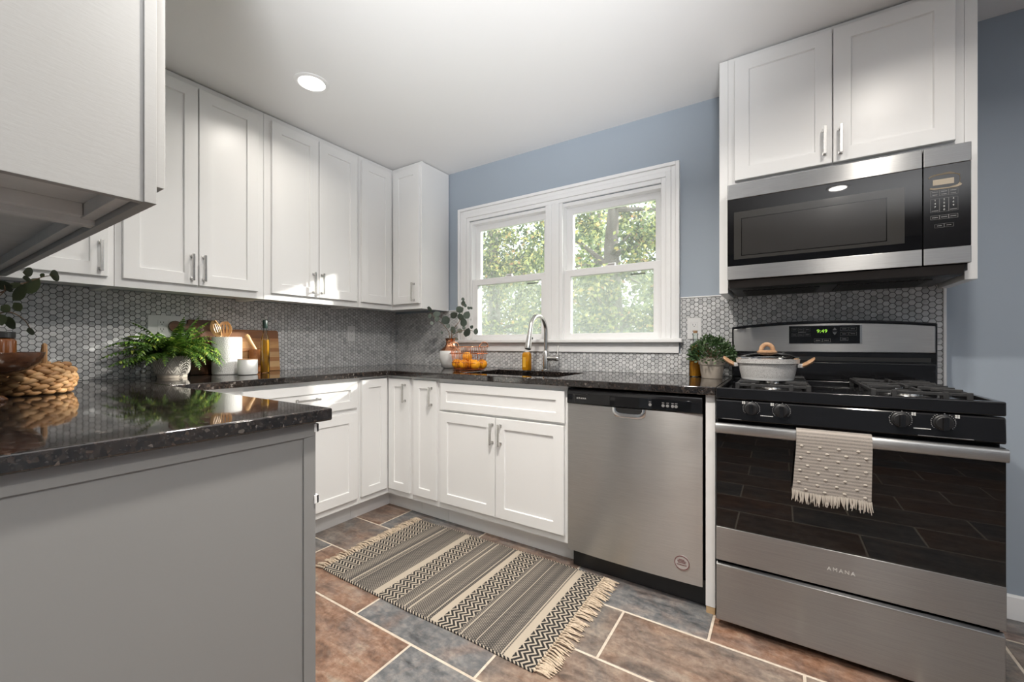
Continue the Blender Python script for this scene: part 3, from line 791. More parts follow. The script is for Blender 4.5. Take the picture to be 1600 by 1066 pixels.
# sink cabinet
root = thing('sink_cabinet', 'white base cabinet under the sink, false drawer front over two doors', 'cabinet', (1.48, -0.3, 0))
part('body', MB().box(1.061, 1.8925, -BF + 0.018, -0.001, 0.112, 0.66).box(1.061, 1.075, -BF + 0.018, -0.001, 0.66, BTOP).box(1.878, 1.8925, -BF + 0.018, -0.001, 0.66, BTOP), 'paint', root, smooth=False)
part('face_frame', MB().box(1.061, 1.8925, -BF, -BF + 0.018, 0.112, BTOP), 'paint', root, bevel=0.001)
part('toe_kick', MB().box(1.061, 1.907, -TD, -TD + 0.014, 0.0, 0.1115), 'paint', root, smooth=False)
add_door(root, FACE_B(-BF), 1.076, 1.882, 0.700, 0.856, 'false_drawer_front', fw=0.046)
add_door(root, FACE_B(-BF), 1.074, 1.4695, DBB, 0.686, handle=(1.455, 0.601, 0.116, True))
add_door(root, FACE_B(-BF), 1.4745, 1.878, DBB, 0.686, handle=(1.508, 0.600, 0.116, True))
# white panel between dishwasher and range
root = thing('dishwasher_side_panel', 'narrow white side panel standing between the dishwasher and the range', 'cabinet panel', (2.526, -0.3, 0))
part('panel', MB().box(2.508, 2.5435, -0.620, -0.010, 0.028, BTOP), 'paint', root, bevel=0.0015)
part('wood_foot', MB().box(2.510, 2.5420, -0.618, -0.012, 0.0, 0.0278), 'raw_wood', root, smooth=False, label='raw wood strip at the bottom of the panel')
# peninsula
PB = -1.814
root = thing('peninsula_base_cabinet', 'white peninsula base cabinet with a plain end panel coloured darker for shade in the left foreground', 'cabinet', (1.2, -2.1, 0))
part('body', MB().box(0.640, 1.7105, -2.474, PB - 0.018, 0.112, BTOP), 'paint', root, smooth=False)
part('toe_kick', MB().box(0.640, 1.711, -2.40, PB - 0.078, 0.0, 0.1115), 'paint', root, smooth=False)
part('face_frame', MB().box(0.640, 1.7300, PB - 0.018, PB, 0.112, BTOP), 'penshade', root, bevel=0.001)
part('end_panel', MB().box(1.7110, 1.7270, -2.474, PB - 0.0185, 0.0, BTOP), 'penshade', root, bevel=0.001)
part('edge_trim', MB().box(1.7272, 1.7312, PB - 0.033, PB - 0.0005, 0.0, BTOP - 0.039).box(1.7272, 1.7312, -2.474, PB - 0.0005, BTOP - 0.038, BTOP - 0.0005), 'penshade', root, bevel=0.001, label='flat trim strips on the end panel')
for a, c, hu in ((0.662, 1.010, 0.98), (1.015, 1.355, 1.045), (1.360, 1.695, 1.39)):
    add_door(root, FACE_F(PB), a, c, DBB, DTB, handle=(hu, 0.777, 0.12, True))
for hz in (0.864, 0.676):
    part('hinge', MB().box(1.7005, 1.7345, PB + 0.0005, PB + 0.0065, hz - 0.011, hz + 0.011).box(1.7315, 1.7345, PB - 0.006, PB + 0.0065, hz - 0.011, hz + 0.011), 'trim', root, bevel=0.001, label='small white door hinge')

# ================================================================= COUNTERTOPS
CD = 0.6426
SX0, SX1, SY0, SY1 = 1.175, 1.800, -0.548, -0.160
m = MB().grid([0.0005, CD, SX0, SX1, 2.5485], [-1.7785, -CD, SY0, SY1, -0.0005], lambda x, y: (x < CD or y > -CD) and not (SX0 < x < SX1 and SY0 < y < SY1), CT - 0.033, CT)
o = part('countertop', m, 'granite', bevel=0.004, segs=3)
tag(o, 'polished dark granite L-shaped countertop running along the wall and under the window', 'countertop')
m = MB().grid([0.0005, 1.754], [-2.474, -1.780], lambda x, y: True, CT - 0.033, CT)
o = part('countertop', m, 'granite', bevel=0.005, segs=3)
tag(o, 'polished dark granite peninsula countertop in the left foreground under the basket', 'countertop')
# sink
root = thing('kitchen_sink', 'black undermount sink set in the counter below the window', 'sink', (1.49, -0.35, 0.69))
b = MB().grid([SX0 - 0.012, SX0 + 0.004, SX1 - 0.004, SX1 + 0.012], [SY0 - 0.012, SY0 + 0.004, SY1 - 0.004, SY1 + 0.012],
              lambda x, y: not (SX0 + 0.004 < x < SX1 - 0.004 and SY0 + 0.004 < y < SY1 - 0.004), 0.70, CT - 0.0335)
b.box(SX0 - 0.012, SX1 + 0.012, SY0 - 0.012, SY1 + 0.012, 0.688, 0.70)
part('basin', b, 'sink_black', root, bevel=0.003)
part('drain', MB().lathe((1.49, -0.34, 0.7002), [(0.055, 0), (0.055, 0.003), (0.040, 0.004), (0.036, 0.001)]), 'nickel', root)

# ================================================================= DISHWASHER
root = thing('dishwasher', 'stainless steel dishwasher under the counter, round sticker low on its door', 'dishwasher', (2.2, -0.33, 0))
part('tub', MB().box(1.909, 2.490, -0.600, -0.02, 0.105, 0.868), 'black_plastic', root, smooth=False)
part('toe_panel', MB().box(1.909, 2.502, -0.575, -0.560, 0.004, 0.104), 'black_plastic', root, smooth=False)
# slightly crowned steel door with a scooped pocket handle at the top
DWX0, DWX1, DWF = 1.9015, 2.4975, -0.631
pcx, pw, pz0, pz1 = 2.200, 0.074, 0.7560, 0.8
n = 34
prof = []
for i in range(n + 1):
    x = DWX0 + (DWX1 - DWX0) * i / n
    prof.append((x, DWF + 0.010 * ((x - 2.2) / 0.298) ** 2 - 0.004))
poly = prof + [(DWX1, -0.602), (DWX0, -0.602)]
d = part('door', MB().prism(poly, 0.100, 0.7995, 'z'), 'steel_vertical', root, angle=20)
# pocket
def pocket(s, y, k=1.0):
    pts = []
    for i in range(21):
        a = PI * i / 20
        ca, sa = math.cos(a), math.sin(a)
        px_ = math.copysign(abs(ca) ** 0.45, ca) * pw * s
        pz_ = (abs(sa) ** 0.6) * (pz1 - pz0) * k
        pts.append((pcx + px_, y, pz1 - 0.0005 - pz_))
    return pts
b = MB()
A, B_, C_ = pocket(1.0, DWF - 0.0052), pocket(0.90, DWF - 0.0080, 0.82), pocket(0.80, DWF - 0.0062, 0.52)
vs = A + B_ + C_
fs = [(i, i + 1, 21 + i + 1, 21 + i) for i in range(20)] + [(21 + i, 21 + i + 1, 42 + i + 1, 42 + i) for i in range(20)]
A2 = pocket(1.0, DWF - 0.002)
vs += A2
fs += [(63 + i, 63 + i + 1, i + 1, i) for i in range(20)]
part('handle', b.add(vs, fs), 'chrome', d, recalc=False, label='scooped chrome rim of the pocket handle')
b = MB(); C2 = pocket(0.80, DWF - 0.0056, 0.52)
b.add(C2 + [(p[0], DWF - 0.0045, p[2]) for p in C2], [tuple(range(20, -1, -1)), tuple(range(21, 42))] + [(i, (i + 1) % 21, 21 + (i + 1) % 21, 21 + i) for i in range(21)])
part('handle_recess', b, 'slot_black', d, smooth=False)
cp = part('control_panel', MB().prism([(DWF + 0.002, 0.8005), (DWF - 0.003, 0.8030), (DWF - 0.003, 0.855), (DWF + 0.008, 0.872), (-0.602, 0.872), (-0.602, 0.8005)], DWX0, DWX1, 'x'), 'black_enamel', root, bevel=0.002)
part('display_panel', MB().box(1.930, 2.455, DWF - 0.0042, DWF - 0.0031, 0.806, 0.850), 'black_glass', cp, bevel=0.0004)
part('vent_slot', MB().box(1.940, 2.005, DWF - 0.0050, DWF - 0.0043, 0.8445, 0.8490), 'slot_black', cp, smooth=False)
text_mesh('brand_lettering', 'AMANA', 0.0105, 'print_white', cp, (1.975, DWF - 0.0044, 0.829), spacing=1.5)
for bx_ in (2.292, 2.346, 2.364, 2.384, 2.398):
    part('button', MB().lathe((bx_, DWF - 0.0043, 0.824), [(0.0066, 0), (0.0066, 0.0006), (0.0052, 0.0010)], 20, 'y'), 'print_grey', cp)
for bx_ in (2.292, 2.346, 2.364, 2.384, 2.398):
    part('button_mark', MB().box(bx_ - 0.005, bx_ + 0.005, DWF - 0.0047, DWF - 0.0043, 0.8345, 0.8375), 'print_grey', cp, smooth=False)
st = part('sticker', MB().lathe((2.420, DWF + 0.0006, 0.180), [(0.030, -0.003), (0.030, 0.0006)], 40, 'y'), 'sticker_paper', root, smooth=False, label='round printed sticker')
b = MB().lathe((2.420, DWF - 0.0012, 0.180), [(0.0295, 0), (0.0295, 0.0004), (0.0265, 0.0004), (0.0265, 0)], 40, 'y', cap=False)
for k, (zz, hw) in enumerate(((0.193, 0.012), (0.187, 0.018), (0.181, 0.015), (0.172, 0.020))):
    x = 2.420 - hw
    rg = random.Random(k)
    while x < 2.420 + hw - 0.002:
        w_ = rg.uniform(0.0016, 0.004)
        b.box(x, min(x + w_, 2.42 + hw), DWF - 0.0015, DWF - 0.0011, zz - 0.0017, zz + 0.0017)
        x += w_ + 0.0009
part('sticker_print', b, 'sticker_red', st, smooth=False)

# ================================================================= RANGE
RY = -0.690
root = thing('gas_range', 'stainless steel and black gas range with a towel on its oven handle', 'stove', (2.93, -0.36, 0))
part('body', MB().box(2.556, 3.304, -0.655, -0.035, 0.045, 0.874), 'black_enamel', root, bevel=0.002)
for fx in (2.60, 3.26):
    for fy in (-0.60, -0.10):
        part('foot', MB().lathe((fx, fy, 0.0), [(0.016, 0), (0.018, 0.004), (0.018, 0.012), (0.008, 0.016), (0.008, 0.0455)], 14), 'black_plastic', root)
dr = part('drawer', MB().box(2.554, 3.306, RY + 0.002, -0.656, 0.030, 0.2425), 'steel', root, bevel=0.003)
part('drawer_lip', MB().prism([(RY + 0.002, 0.2430), (RY + 0.018, 0.2430), (RY + 0.018, 0.2485), (RY + 0.012, 0.2485)], 2.556, 3.304, 'x'), 'steel', dr, smooth=False)
od = part('oven_door', MB().box(2.554, 3.306, RY, -0.656, 0.262, 0.786), 'black_enamel', root, bevel=0.003)
part('door_glass', MB().box(2.5555, 3.3045, RY - 0.0030, RY - 0.0003, 0.3895, 0.780), 'black_glass', od, bevel=0.001, label='glossy black oven window')
part('steel_strip', MB().box(2.5545, 3.3055, RY - 0.0042, RY - 0.0003, 0.262, 0.3885), 'steel', od, bevel=0.0015)
text_mesh('brand_lettering', 'AMANA', 0.0175, 'print_white', od, (2.932, RY - 0.0046, 0.325), spacing=1.35)
# oven handle: broad flat bar on two posts
HY = -0.742
prof = []
for i in range(16):
    a = 2 * PI * i / 16
    ca, sa = math.cos(a), math.sin(a)
    prof.append((HY + math.copysign(abs(ca) ** 0.7, ca) * 0.0115, 0.7735 + math.copysign(abs(sa) ** 0.6, sa) * 0.0185))
h = part('handle', MB().prism(prof, 2.559, 3.293, 'x'), 'steel', od, angle=50)
for px_ in (2.575, 3.277):
    part('handle_post', MB().box(px_ - 0.010, px_ + 0.010, HY + 0.008, RY - 0.0035, 0.762, 0.784), 'black_plastic', h, bevel=0.002)
# knob panel
cp = part('control_panel', MB().prism([(RY + 0.001, 0.7965), (RY - 0.004, 0.800), (RY - 0.001, 0.868), (RY + 0.004, 0.8735), (-0.656, 0.8735), (-0.656, 0.7965)], 2.5545, 3.3055, 'x'), 'black_enamel', root, bevel=0.003)
for ta, tb in ((2.575, 2.64), (3.12, 3.24)):
    part('trim_line', MB().box(ta, tb, RY - 0.0048, RY - 0.0032, 0.8018, 0.8034), 'print_grey', cp, smooth=False)
KN = [2.672, 2.765, 3.080, 3.176]
for kx in KN:
    kz = 0.8470
    k_ = part('knob', MB().lathe((kx, RY - 0.0030, kz), [(0.0235, 0), (0.0235, 0.004), (0.0205, 0.006), (0.0195, 0.016), (0.0175, 0.018)], 32, 'y'), 'black_plastic', cp)
    part('knob_grip', MB().prism([(kx - 0.0060, kz - 0.0185), (kx + 0.0060, kz - 0.0185), (kx + 0.0060, kz + 0.0185), (kx - 0.0060, kz + 0.0185)], RY - 0.034, RY - 0.0205, 'y').box(kx - 0.0010, kx + 0.0010, RY - 0.0345, RY - 0.0338, kz, kz + 0.0180), 'black_enamel', k_, bevel=0.002)
    b = MB()
    for i in range(22):
        a = R(-40 + 260 * i / 21)
        if 8 < i < 13 and i != 10: continue
        c_, s_ = math.cos(a), math.sin(a)
        r0, r1 = 0.0255, 0.0275 + 0.0004 * (i % 3)
        p = [(kx + r * math.cos(a + e), RY - y_, kz + r * math.sin(a + e)) for y_ in (0.0022, 0.0042) for (r, e) in ((r0, -0.05), (r0, 0.05), (r1, 0.05), (r1, -0.05))]
        b.add(p, [(0, 1, 2, 3), (7, 6, 5, 4), (0, 4, 5, 1), (1, 5, 6, 2), (2, 6, 7, 3), (3, 7, 4, 0)])
    part('dial_marks', b, 'print_grey', cp, smooth=False)
for bx_, side in ((2.647, 0), (2.737, 0), (3.110, 1), (3.206, 1)):
    b = MB()
    for i in (0, 1):
        for j in (0, 1):
            b.box(bx_ - 0.0050 + i * 0.0056, bx_ - 0.0006 + i * 0.0056, RY - 0.0048, RY - 0.0022, 0.8625 + j * 0.0052, 0.8667 + j * 0.0052)
    part('burner_mark', b, 'print_white', cp, smooth=False)
for bx_ in (2.719, 3.128):
    b = MB(); x = bx_ - 0.018; rg = random.Random(int(bx_ * 100))
    while x < bx_ + 0.018:
        w_ = rg.uniform(0.0012, 0.003); b.box(x, x + w_, RY - 0.0052, RY - 0.0022, 0.8225, 0.8252); x += w_ + 0.0007
    part('small_print', b, 'print_white', cp, smooth=False)
# cooktop with raised rim
CZT, CZB = 0.918, 0.903
ct = part('cooktop', MB().grid([2.5535, 2.572, 3.288, 3.3065], [RY, RY + 0.022, -0.115, -0.085], lambda x, y: not (2.572 < x < 3.288 and RY + 0.022 < y < -0.115), 0.8765, CZT), 'black_enamel', root, bevel=0.004, segs=3)
part('cooktop_pan', MB().box(2.5725, 3.2875, RY + 0.0225, -0.1155, 0.8765, CZB), 'black_enamel', root, smooth=False)
BU = [(2.735, -0.505), (2.735, -0.235), (3.135, -0.505), (3.135, -0.235)]
for bx_, by_ in BU:
    bb = part('burner', MB().lathe((bx_, by_, CZB + 0.0003), [(0.050, 0), (0.050, 0.004), (0.036, 0.006), (0.034, 0.014)], 28), 'nickel', root)
    part('burner_cap', MB().lathe((bx_, by_, CZB + 0.0145), [(0.036, 0), (0.038, 0.002), (0.036, 0.007), (0.015, 0.009)], 28), 'cast_iron', bb)
GZ = 0.9395
def grate(cx):
    b = MB()
    w = 0.112
    y0, y1 = -0.635, -0.140
    t = 0.0055
    def bar(xa, ya, xb, yb, za=GZ - 0.010, zb=GZ):
        d_ = Vector((xb - xa, yb - ya, 0)); L = d_.length; d_.normalize(); nrm = Vector((-d_.y, d_.x, 0)) * t
        P = [Vector((xa, ya, 0)) + nrm, Vector((xa, ya, 0)) - nrm, Vector((xb, yb, 0)) - nrm, Vector((xb, yb, 0)) + nrm]
        b.add([(p.x, p.y, za) for p in P] + [(p.x, p.y, zb) for p in P], [(3, 2, 1, 0), (4, 5, 6, 7), (0, 1, 5, 4), (1, 2, 6, 5), (2, 3, 7, 6), (3, 0, 4, 7)])
    bar(cx - w, y0, cx + w, y0, GZ - 0.016, GZ - 0.006); bar(cx - w, y1, cx + w, y1, GZ - 0.016, GZ - 0.006)
    bar(cx - w, y0, cx - w, y1, GZ - 0.016, GZ - 0.006); bar(cx + w, y0, cx + w, y1, GZ - 0.016, GZ - 0.006)
    ym = (y0 + y1) / 2
    bar(cx - w, ym, cx + w, ym)
    for by_ in (-0.505, -0.235):
        for a in (0, 90, 180, 270):
            dx, dy = math.cos(R(a)), math.sin(R(a))
            ex = cx + dx * w if abs(dx) > 0.5 else cx
            ey = by_ if abs(dx) > 0.5 else (y0 if (dy < 0 and by_ < ym) else y1 if (dy > 0 and by_ > ym) else ym)
            bar(cx + dx * 0.022, by_ + dy * 0.022, ex, ey)
        for sx in (-1, 1):
            bar(cx + sx * w, by_ - 0.075, cx + sx * 0.045, by_ - 0.045); bar(cx + sx * w, by_ + 0.075, cx + sx * 0.045, by_ + 0.045)
    for (fx, fy) in ((cx - w, y0), (cx + w, y0), (cx - w, y1), (cx + w, y1), (cx - w, ym), (cx + w, ym), (cx - 0.06, y0), (cx + 0.06, y0)):
        b.box(fx - 0.007, fx + 0.007, fy - 0.007, fy + 0.007, CZB + 0.0003, GZ - 0.004)
    part('grate', b, 'cast_iron', root, bevel=0.0015)
grate(2.735); grate(3.135)
# backguard with arched top
BG0, BG1, BGY = 2.5565, 3.3035, -0.083
def arch(x0, x1, zlow, zside, rise, n=24):
    pts = [(x0, zlow), (x1, zlow)]
    for i in range(n + 1):
        t_ = i / n
        x = x1 + (x0 - x1) * t_
        pts.append((x, zside + rise * (1 - (2 * t_ - 1) ** 2)))
    return pts
bg = part('backguard', MB().prism(arch(BG0, BG1, 0.8770, 1.170, 0.022), BGY, -0.018, 'y'), 'black_enamel', root, bevel=0.004)
part('vent_ledge', MB().box(BG0 + 0.006, BG1 - 0.006, BGY - 0.014, BGY - 0.0005, 0.921, 1.002), 'black_enamel', bg, bevel=0.004)
part('vent_slot', MB().box(BG0 + 0.02, BG1 - 0.02, BGY - 0.002, BGY - 0.0005, 1.008, 1.026), 'slot_black', bg, smooth=False)
sp = part('steel_panel', MB().prism(arch(BG0 + 0.007, BG1 - 0.007, 1.0465, 1.158, 0.021), BGY - 0.008, BGY - 0.0005, 'y'), 'steel', bg, bevel=0.004)
EX0, EX1, EZ0, EZ1 = 2.796, 3.058, 1.087, 1.168
part('panel_frame', MB().box(EX0, EX1 + 0.006, BGY - 0.0100, BGY - 0.0083, EZ0 - 0.001, EZ1 + 0.002), 'nickel', sp, bevel=0.0005)
dp = part('display_panel', MB().box(EX0 + 0.001, EX1 - 0.002, BGY - 0.0125, BGY - 0.0101, EZ0, EZ1), 'black_glass', sp, bevel=0.0005)
YP = BGY - 0.0128
text_mesh('clock_digits', '9:49', 0.022, 'led', dp, (2.922, YP, 1.1425), spacing=1.05, label='green lit clock digits')
def frame_lines(mb, x0, x1, z0, z1, y, w=0.0006):
    mb.box(x0, x1, y, y + 0.0004, z0, z0 + w).box(x0, x1, y, y + 0.0004, z1 - w, z1).box(x0, x0 + w, y, y + 0.0004, z0, z1).box(x1 - w, x1, y, y + 0.0004, z0, z1)
def word(mb, x0, x1, z, y, hh=0.0016, seed=1):
    rg = random.Random(seed); x = x0
    while x < x1:
        w_ = rg.uniform(0.0010, 0.0026); mb.box(x, min(x + w_, x1), y, y + 0.0004, z - hh, z + hh); x += w_ + 0.0006
b = MB(); sd = 0
for zz in (1.151, 1.127):
    for xx in (2.807, 2.832, 2.857):
        sd += 1; frame_lines(b, xx, xx + 0.021, zz - 0.0075, zz + 0.0075, YP); word(b, xx + 0.004, xx + 0.017, zz, YP, seed=sd)
word(b, 2.832, 2.862, 1.139, YP, 0.0014, 9)
for xx in (2.893, 2.924):
    sd += 1; frame_lines(b, xx, xx + 0.029, 1.0935, 1.1085, YP); word(b, xx + 0.006, xx + 0.023, 1.101, YP, seed=sd)
for (xx, zz) in ((2.988, 1.152), (3.018, 1.152), (2.988, 1.130), (3.018, 1.130), (2.988, 1.107)):
    sd += 1; frame_lines(b, xx, xx + 0.027, zz - 0.0075, zz + 0.0075, YP); word(b, xx + 0.006, xx + 0.021, zz, YP, seed=sd)
for zz, s_ in ((1.152, 1), (1.132, -1)):
    b.prism([(2.960, zz - 0.005 * s_), (2.976, zz - 0.005 * s_), (2.968, zz + 0.007 * s_)], YP, YP + 0.0004, 'y')
b.box(2.958, 2.978, YP, YP + 0.0004, 1.1415, 1.1423)
part('touch_keys', b, 'print_grey', dp, smooth=False)

# ================================================================= MICROWAVE
MX0, MX1, MY = 2.564, 3.3185, -0.382
root = thing('microwave', 'stainless steel and black over-the-range microwave hanging above the stove', 'microwave', (2.94, -0.2, 1.325))
part('body', MB().box(MX0 + 0.002, MX1 - 0.002, -0.355, -0.010, 1.345, 1.785), 'black_plastic', root, smooth=False)
part('base_lip', MB().prism([(MY + 0.010, 1.3665), (MY + 0.024, 1.333), (-0.330, 1.328), (-0.330, 1.3665)], MX0 + 0.004, MX1 - 0.012, 'x'), 'black_plastic', root, bevel=0.002)
part('underside', MB().box(MX0 + 0.010, MX1 - 0.02, -0.3295, -0.012, 1.328, 1.3445), 'black_plastic', root, smooth=False)
b = MB()
for xa, xb in ((2.62, 2.90), (2.96, 3.24)):
    b.grid([xa] + [xa + (xb - xa) * k / 28 for k in range(1, 28)] + [xb], [-0.30 + 0.22 * k / 20 for k in range(21)],
           lambda x, y, xa=xa, xb=xb: (int((x - xa) / (xb - xa) * 28) + int((y + 0.30) / 0.22 * 20)) % 2 == 0 or x < xa + 0.01 or x > xb - 0.01, 1.3235, 1.3278)
part('grease_filter', b, 'cast_iron', root, smooth=False)
XS = 3.196
door = part('door', MB().box(MX0, XS - 0.0015, MY + 0.002, -0.3555, 1.368, 1.788), 'black_enamel', root, bevel=0.002)
part('steel_band', MB().box(MX0, XS - 0.0015, MY - 0.003, MY + 0.0015, 1.722, 1.788), 'steel', door, bevel=0.002)
part('steel_band', MB().box(MX0, XS - 0.0015, MY - 0.003, MY + 0.0015, 1.368, 1.4275), 'steel', door, bevel=0.002)
dg = part('door_glass', MB().box(MX0 + 0.0005, XS - 0.002, MY - 0.0012, MY + 0.0015, 1.4285, 1.7210), 'black_glass', door, smooth=False)
part('window', MB().box(2.590, 3.147, MY - 0.0020, MY - 0.0013, 1.456, 1.664), 'grey_glass', door, smooth=False, label='dark grey viewing window')
b = MB(); frame_lines(b, 2.618, 3.098, 1.470, 1.634, MY - 0.0026, 0.0022)
part('window_frame', b, 'black_glass', door, smooth=False)
part('mesh_screen', MB().box(2.6205, 3.0955, MY - 0.0024, MY - 0.0021, 1.4725, 1.6315), 'window_mesh_dark', door, smooth=False)
pn = part('control_panel', MB().box(XS + 0.0015, MX1, MY + 0.002, -0.3555, 1.368, 1.788), 'black_enamel', root, bevel=0.002)
part('steel_band', MB().box(XS + 0.0015, MX1, MY - 0.003, MY + 0.0015, 1.722, 1.788), 'steel', pn, bevel=0.002)
part('steel_band', MB().box(XS + 0.0015, MX1, MY - 0.003, MY + 0.0015, 1.368, 1.4275), 'steel', pn, bevel=0.002)
part('key_panel', MB().box(XS + 0.002, MX1 - 0.0005, MY - 0.0012, MY + 0.0015, 1.4285, 1.7210), 'black_enamel', pn, smooth=False)
YM = MY - 0.0017
part('display', MB().box(3.222, 3.276, YM - 0.0004, YM + 0.0004, 1.652, 1.672), 'film_tan', pn, smooth=False, label='small pale display window')
# wrinkled protective film, half peeled around the display
b = MB(); rg = random.Random(4); N = 26
def blob(k, sx, sz, jit, cx=3.2505, cz=1.6635):
    a = 2 * PI * k / N
    r = 1 + jit * (rg.random() - 0.5)
    ca, sa = math.cos(a), math.sin(a)
    return (cx + math.copysign(abs(ca) ** 0.55, ca) * sx * r, cz + math.copysign(abs(sa) ** 0.55, sa) * sz * r)
O_ = [blob(k, 0.044, 0.0275, 0.24 if k < 7 or k > 20 else 0.06) for k in range(N)]
I_ = [blob(k, 0.0395, 0.0225, 0.07) for k in range(N)]
vs = [(p[0], YM - 0.0008 - 0.002 * rg.random(), p[1]) for p in O_] + [(p[0], YM - 0.0003, p[1]) for p in I_] + [(p[0], YM + 0.0002, p[1]) for p in O_] + [(p[0], YM + 0.0003, p[1]) for p in I_]
fs = []
for k in range(N):
    if 11 <= k <= 15: continue
    j = (k + 1) % N
    fs += [(k, j, N + j, N + k), (2 * N + k, 3 * N + k, 3 * N + j, 2 * N + j), (k, 2 * N + k, 2 * N + j, j), (N + k, N + j, 3 * N + j, 3 * N + k)]
part('protective_film', b.add(vs, fs), 'film_tan', pn, label='crinkled protective film around the display')
b = MB(); sd = 30
for r_ in range(3):
    pass
kx0, kx1 = 3.216, 3.286
cw = (kx1 - kx0) / 3
for (za, zb) in ((1.6130, 1.6330),):
    for c_ in range(3):
        sd += 1; frame_lines(b, kx0 + c_ * cw, kx0 + (c_ + 1) * cw, za, zb, YM, 0.0005); word(b, kx0 + c_ * cw + 0.004, kx0 + (c_ + 1) * cw - 0.004, zb - 0.005, YM, 0.0014, sd); word(b, kx0 + c_ * cw + 0.005, kx0 + (c_ + 1) * cw - 0.005, za + 0.005, YM, 0.0014, sd + 50)
for c_ in range(3):
    frame_lines(b, kx0 + c_ * cw, kx0 + (c_ + 1) * cw, 1.5560, 1.6040, YM, 0.0005)
sd += 1; word(b, kx0 + 0.003, kx0 + cw - 0.003, 1.561, YM, 0.0013, sd); word(b, kx0 + 2 * cw + 0.003, kx1 - 0.003, 1.561, YM, 0.0013, sd + 1)
for c_ in range(3):
    frame_lines(b, kx0 + c_ * cw, kx0 + (c_ + 1) * cw, 1.5300, 1.5440, YM, 0.0008); word(b, kx0 + c_ * cw + 0.004, kx0 + (c_ + 1) * cw - 0.004, 1.537, YM, 0.0016, 80 + c_)
for c_ in range(2):
    frame_lines(b, kx0 + 0.011 + c_ * 0.024, kx0 + 0.011 + (c_ + 1) * 0.024, 1.5000, 1.5130, YM, 0.0005); word(b, kx0 + 0.017 + c_ * 0.024, kx0 + 0.029 + c_ * 0.024, 1.5065, YM, 0.0013, 90 + c_)
part('touch_keys', b, 'print_grey', pn, smooth=False)
for r_ in range(4):
    for c_ in range(3):
        dgt = ['123', '456', '789', ' 0 '][r_][c_]
        if dgt == ' ': continue
        text_mesh('key_digit', dgt, 0.0085, 'print_white', pn, (kx0 + (c_ + 0.5) * cw, YM - 0.0001, 1.5985 - 0.0120 * r_))

# ================================================================= CEILING LIGHTS
def downlight(x, y, label, power):
    root = thing('recessed_light', label, 'ceiling light', (x, y, H - 0.006), 'recessed ceiling lights')
    part('trim_ring', MB().lathe((x, y, H - 0.0065), [(0.062, 0.0065), (0.082, 0.0065), (0.082, 0.004), (0.070, 0.0), (0.062, 0.002)], 40, cap=False).lathe((x, y, H - 0.0065), [(0.062, 0.002), (0.062, 0.0065)], 40, cap=False), 'trim', root)
    part('lens', MB().lathe((x, y, H - 0.0045), [(0.0615, 0), (0.0615, 0.003)], 40), 'lens', root, smooth=False, label='glowing white lens')
    d = bpy.data.lights.new('lamp', 'AREA'); d.shape = 'DISK'; d.size = 0.118; d.energy = power; d.color = (1.0, 0.935, 0.85); d.spread = R(150)
    o = bpy.data.objects.new('lamp', d); COL.objects.link(o); o.parent = root; o.location = (0, 0, -0.002)
    return root
downlight(0.778, -1.240, 'round recessed ceiling light glowing above the left wall cabinets', LAMP_POWER * 0.25)
downlight(3.180, -1.080, 'recessed ceiling light in front of the range, reflected in the cabinet door above the microwave', LAMP_POWER * 0.45)
downlight(3.170, -2.740, 'recessed ceiling light reflected as a warm spot in the microwave door', LAMP_POWER * 0.9)
downlight(2.150, -1.600, 'added fill light in the form of a recessed ceiling light above the fringed rug', LAMP_POWER * 1.7)  # unseen lamp added to brighten the base cabinets, floor and rug

# ================================================================= OUTLETS
def outlet(loc, f, gangs, label):
    root = thing('wall_outlet', label, 'outlet', loc, 'white wall outlets')
    u, v = (loc[1] if f is FO_L else loc[0]), loc[2]
    w = 0.035 * gangs + (0.011 if gangs == 2 else 0)
    b = MB()
    def bx(mb, u0, u1, v0, v1, n0, n1):
        P = [f(a, c, n) for n in (n0, n1) for (a, c) in ((u0, v0), (u1, v0), (u1, v1), (u0, v1))]
        mb.add(P, [(3, 2, 1, 0), (4, 5, 6, 7), (0, 1, 5, 4), (1, 2, 6, 5), (2, 3, 7, 6), (3, 0, 4, 7)])
    bx(b, u - w, u + w, v - 0.058, v + 0.058, 0.0082, 0.0125)
    part('plate', b, 'socket_plastic', root, bevel=0.0015)
    for g in range(gangs):
        uc = u + (g - (gangs - 1) / 2) * 0.046
        b = MB(); bx(b, uc - 0.017, uc + 0.017, v - 0.034, v + 0.034, 0.0126, 0.0142)
        s_ = part('socket', b, 'socket_plastic', root, bevel=0.001)
        b = MB()
        for dz in (-0.019, 0.017):
            bx(b, uc - 0.0075, uc - 0.0055, v + dz, v + dz + 0.008, 0.0143, 0.0147); bx(b, uc + 0.0055, uc + 0.0075, v + dz, v + dz + 0.008, 0.0143, 0.0147); bx(b, uc - 0.002, uc + 0.002, v + dz - 0.008, v + dz - 0.004, 0.0143, 0.0147)
        part('slots', b, 'slot_black', s_, smooth=False)
FO_L = FACE_L(0.0)
FO_B = FACE_B(0.0)
outlet((0.0, -1.585, 1.178), FO_L, 2, 'wide white wall outlet partly hidden behind the fern')
outlet((0.0, -0.450, 1.163), FO_L, 1, 'white wall outlet on the grey tile near the inside corner')
outlet((2.368, 0.0, 1.169), FO_B, 1, 'white wall outlet right of the window, behind the amber oil bottle')

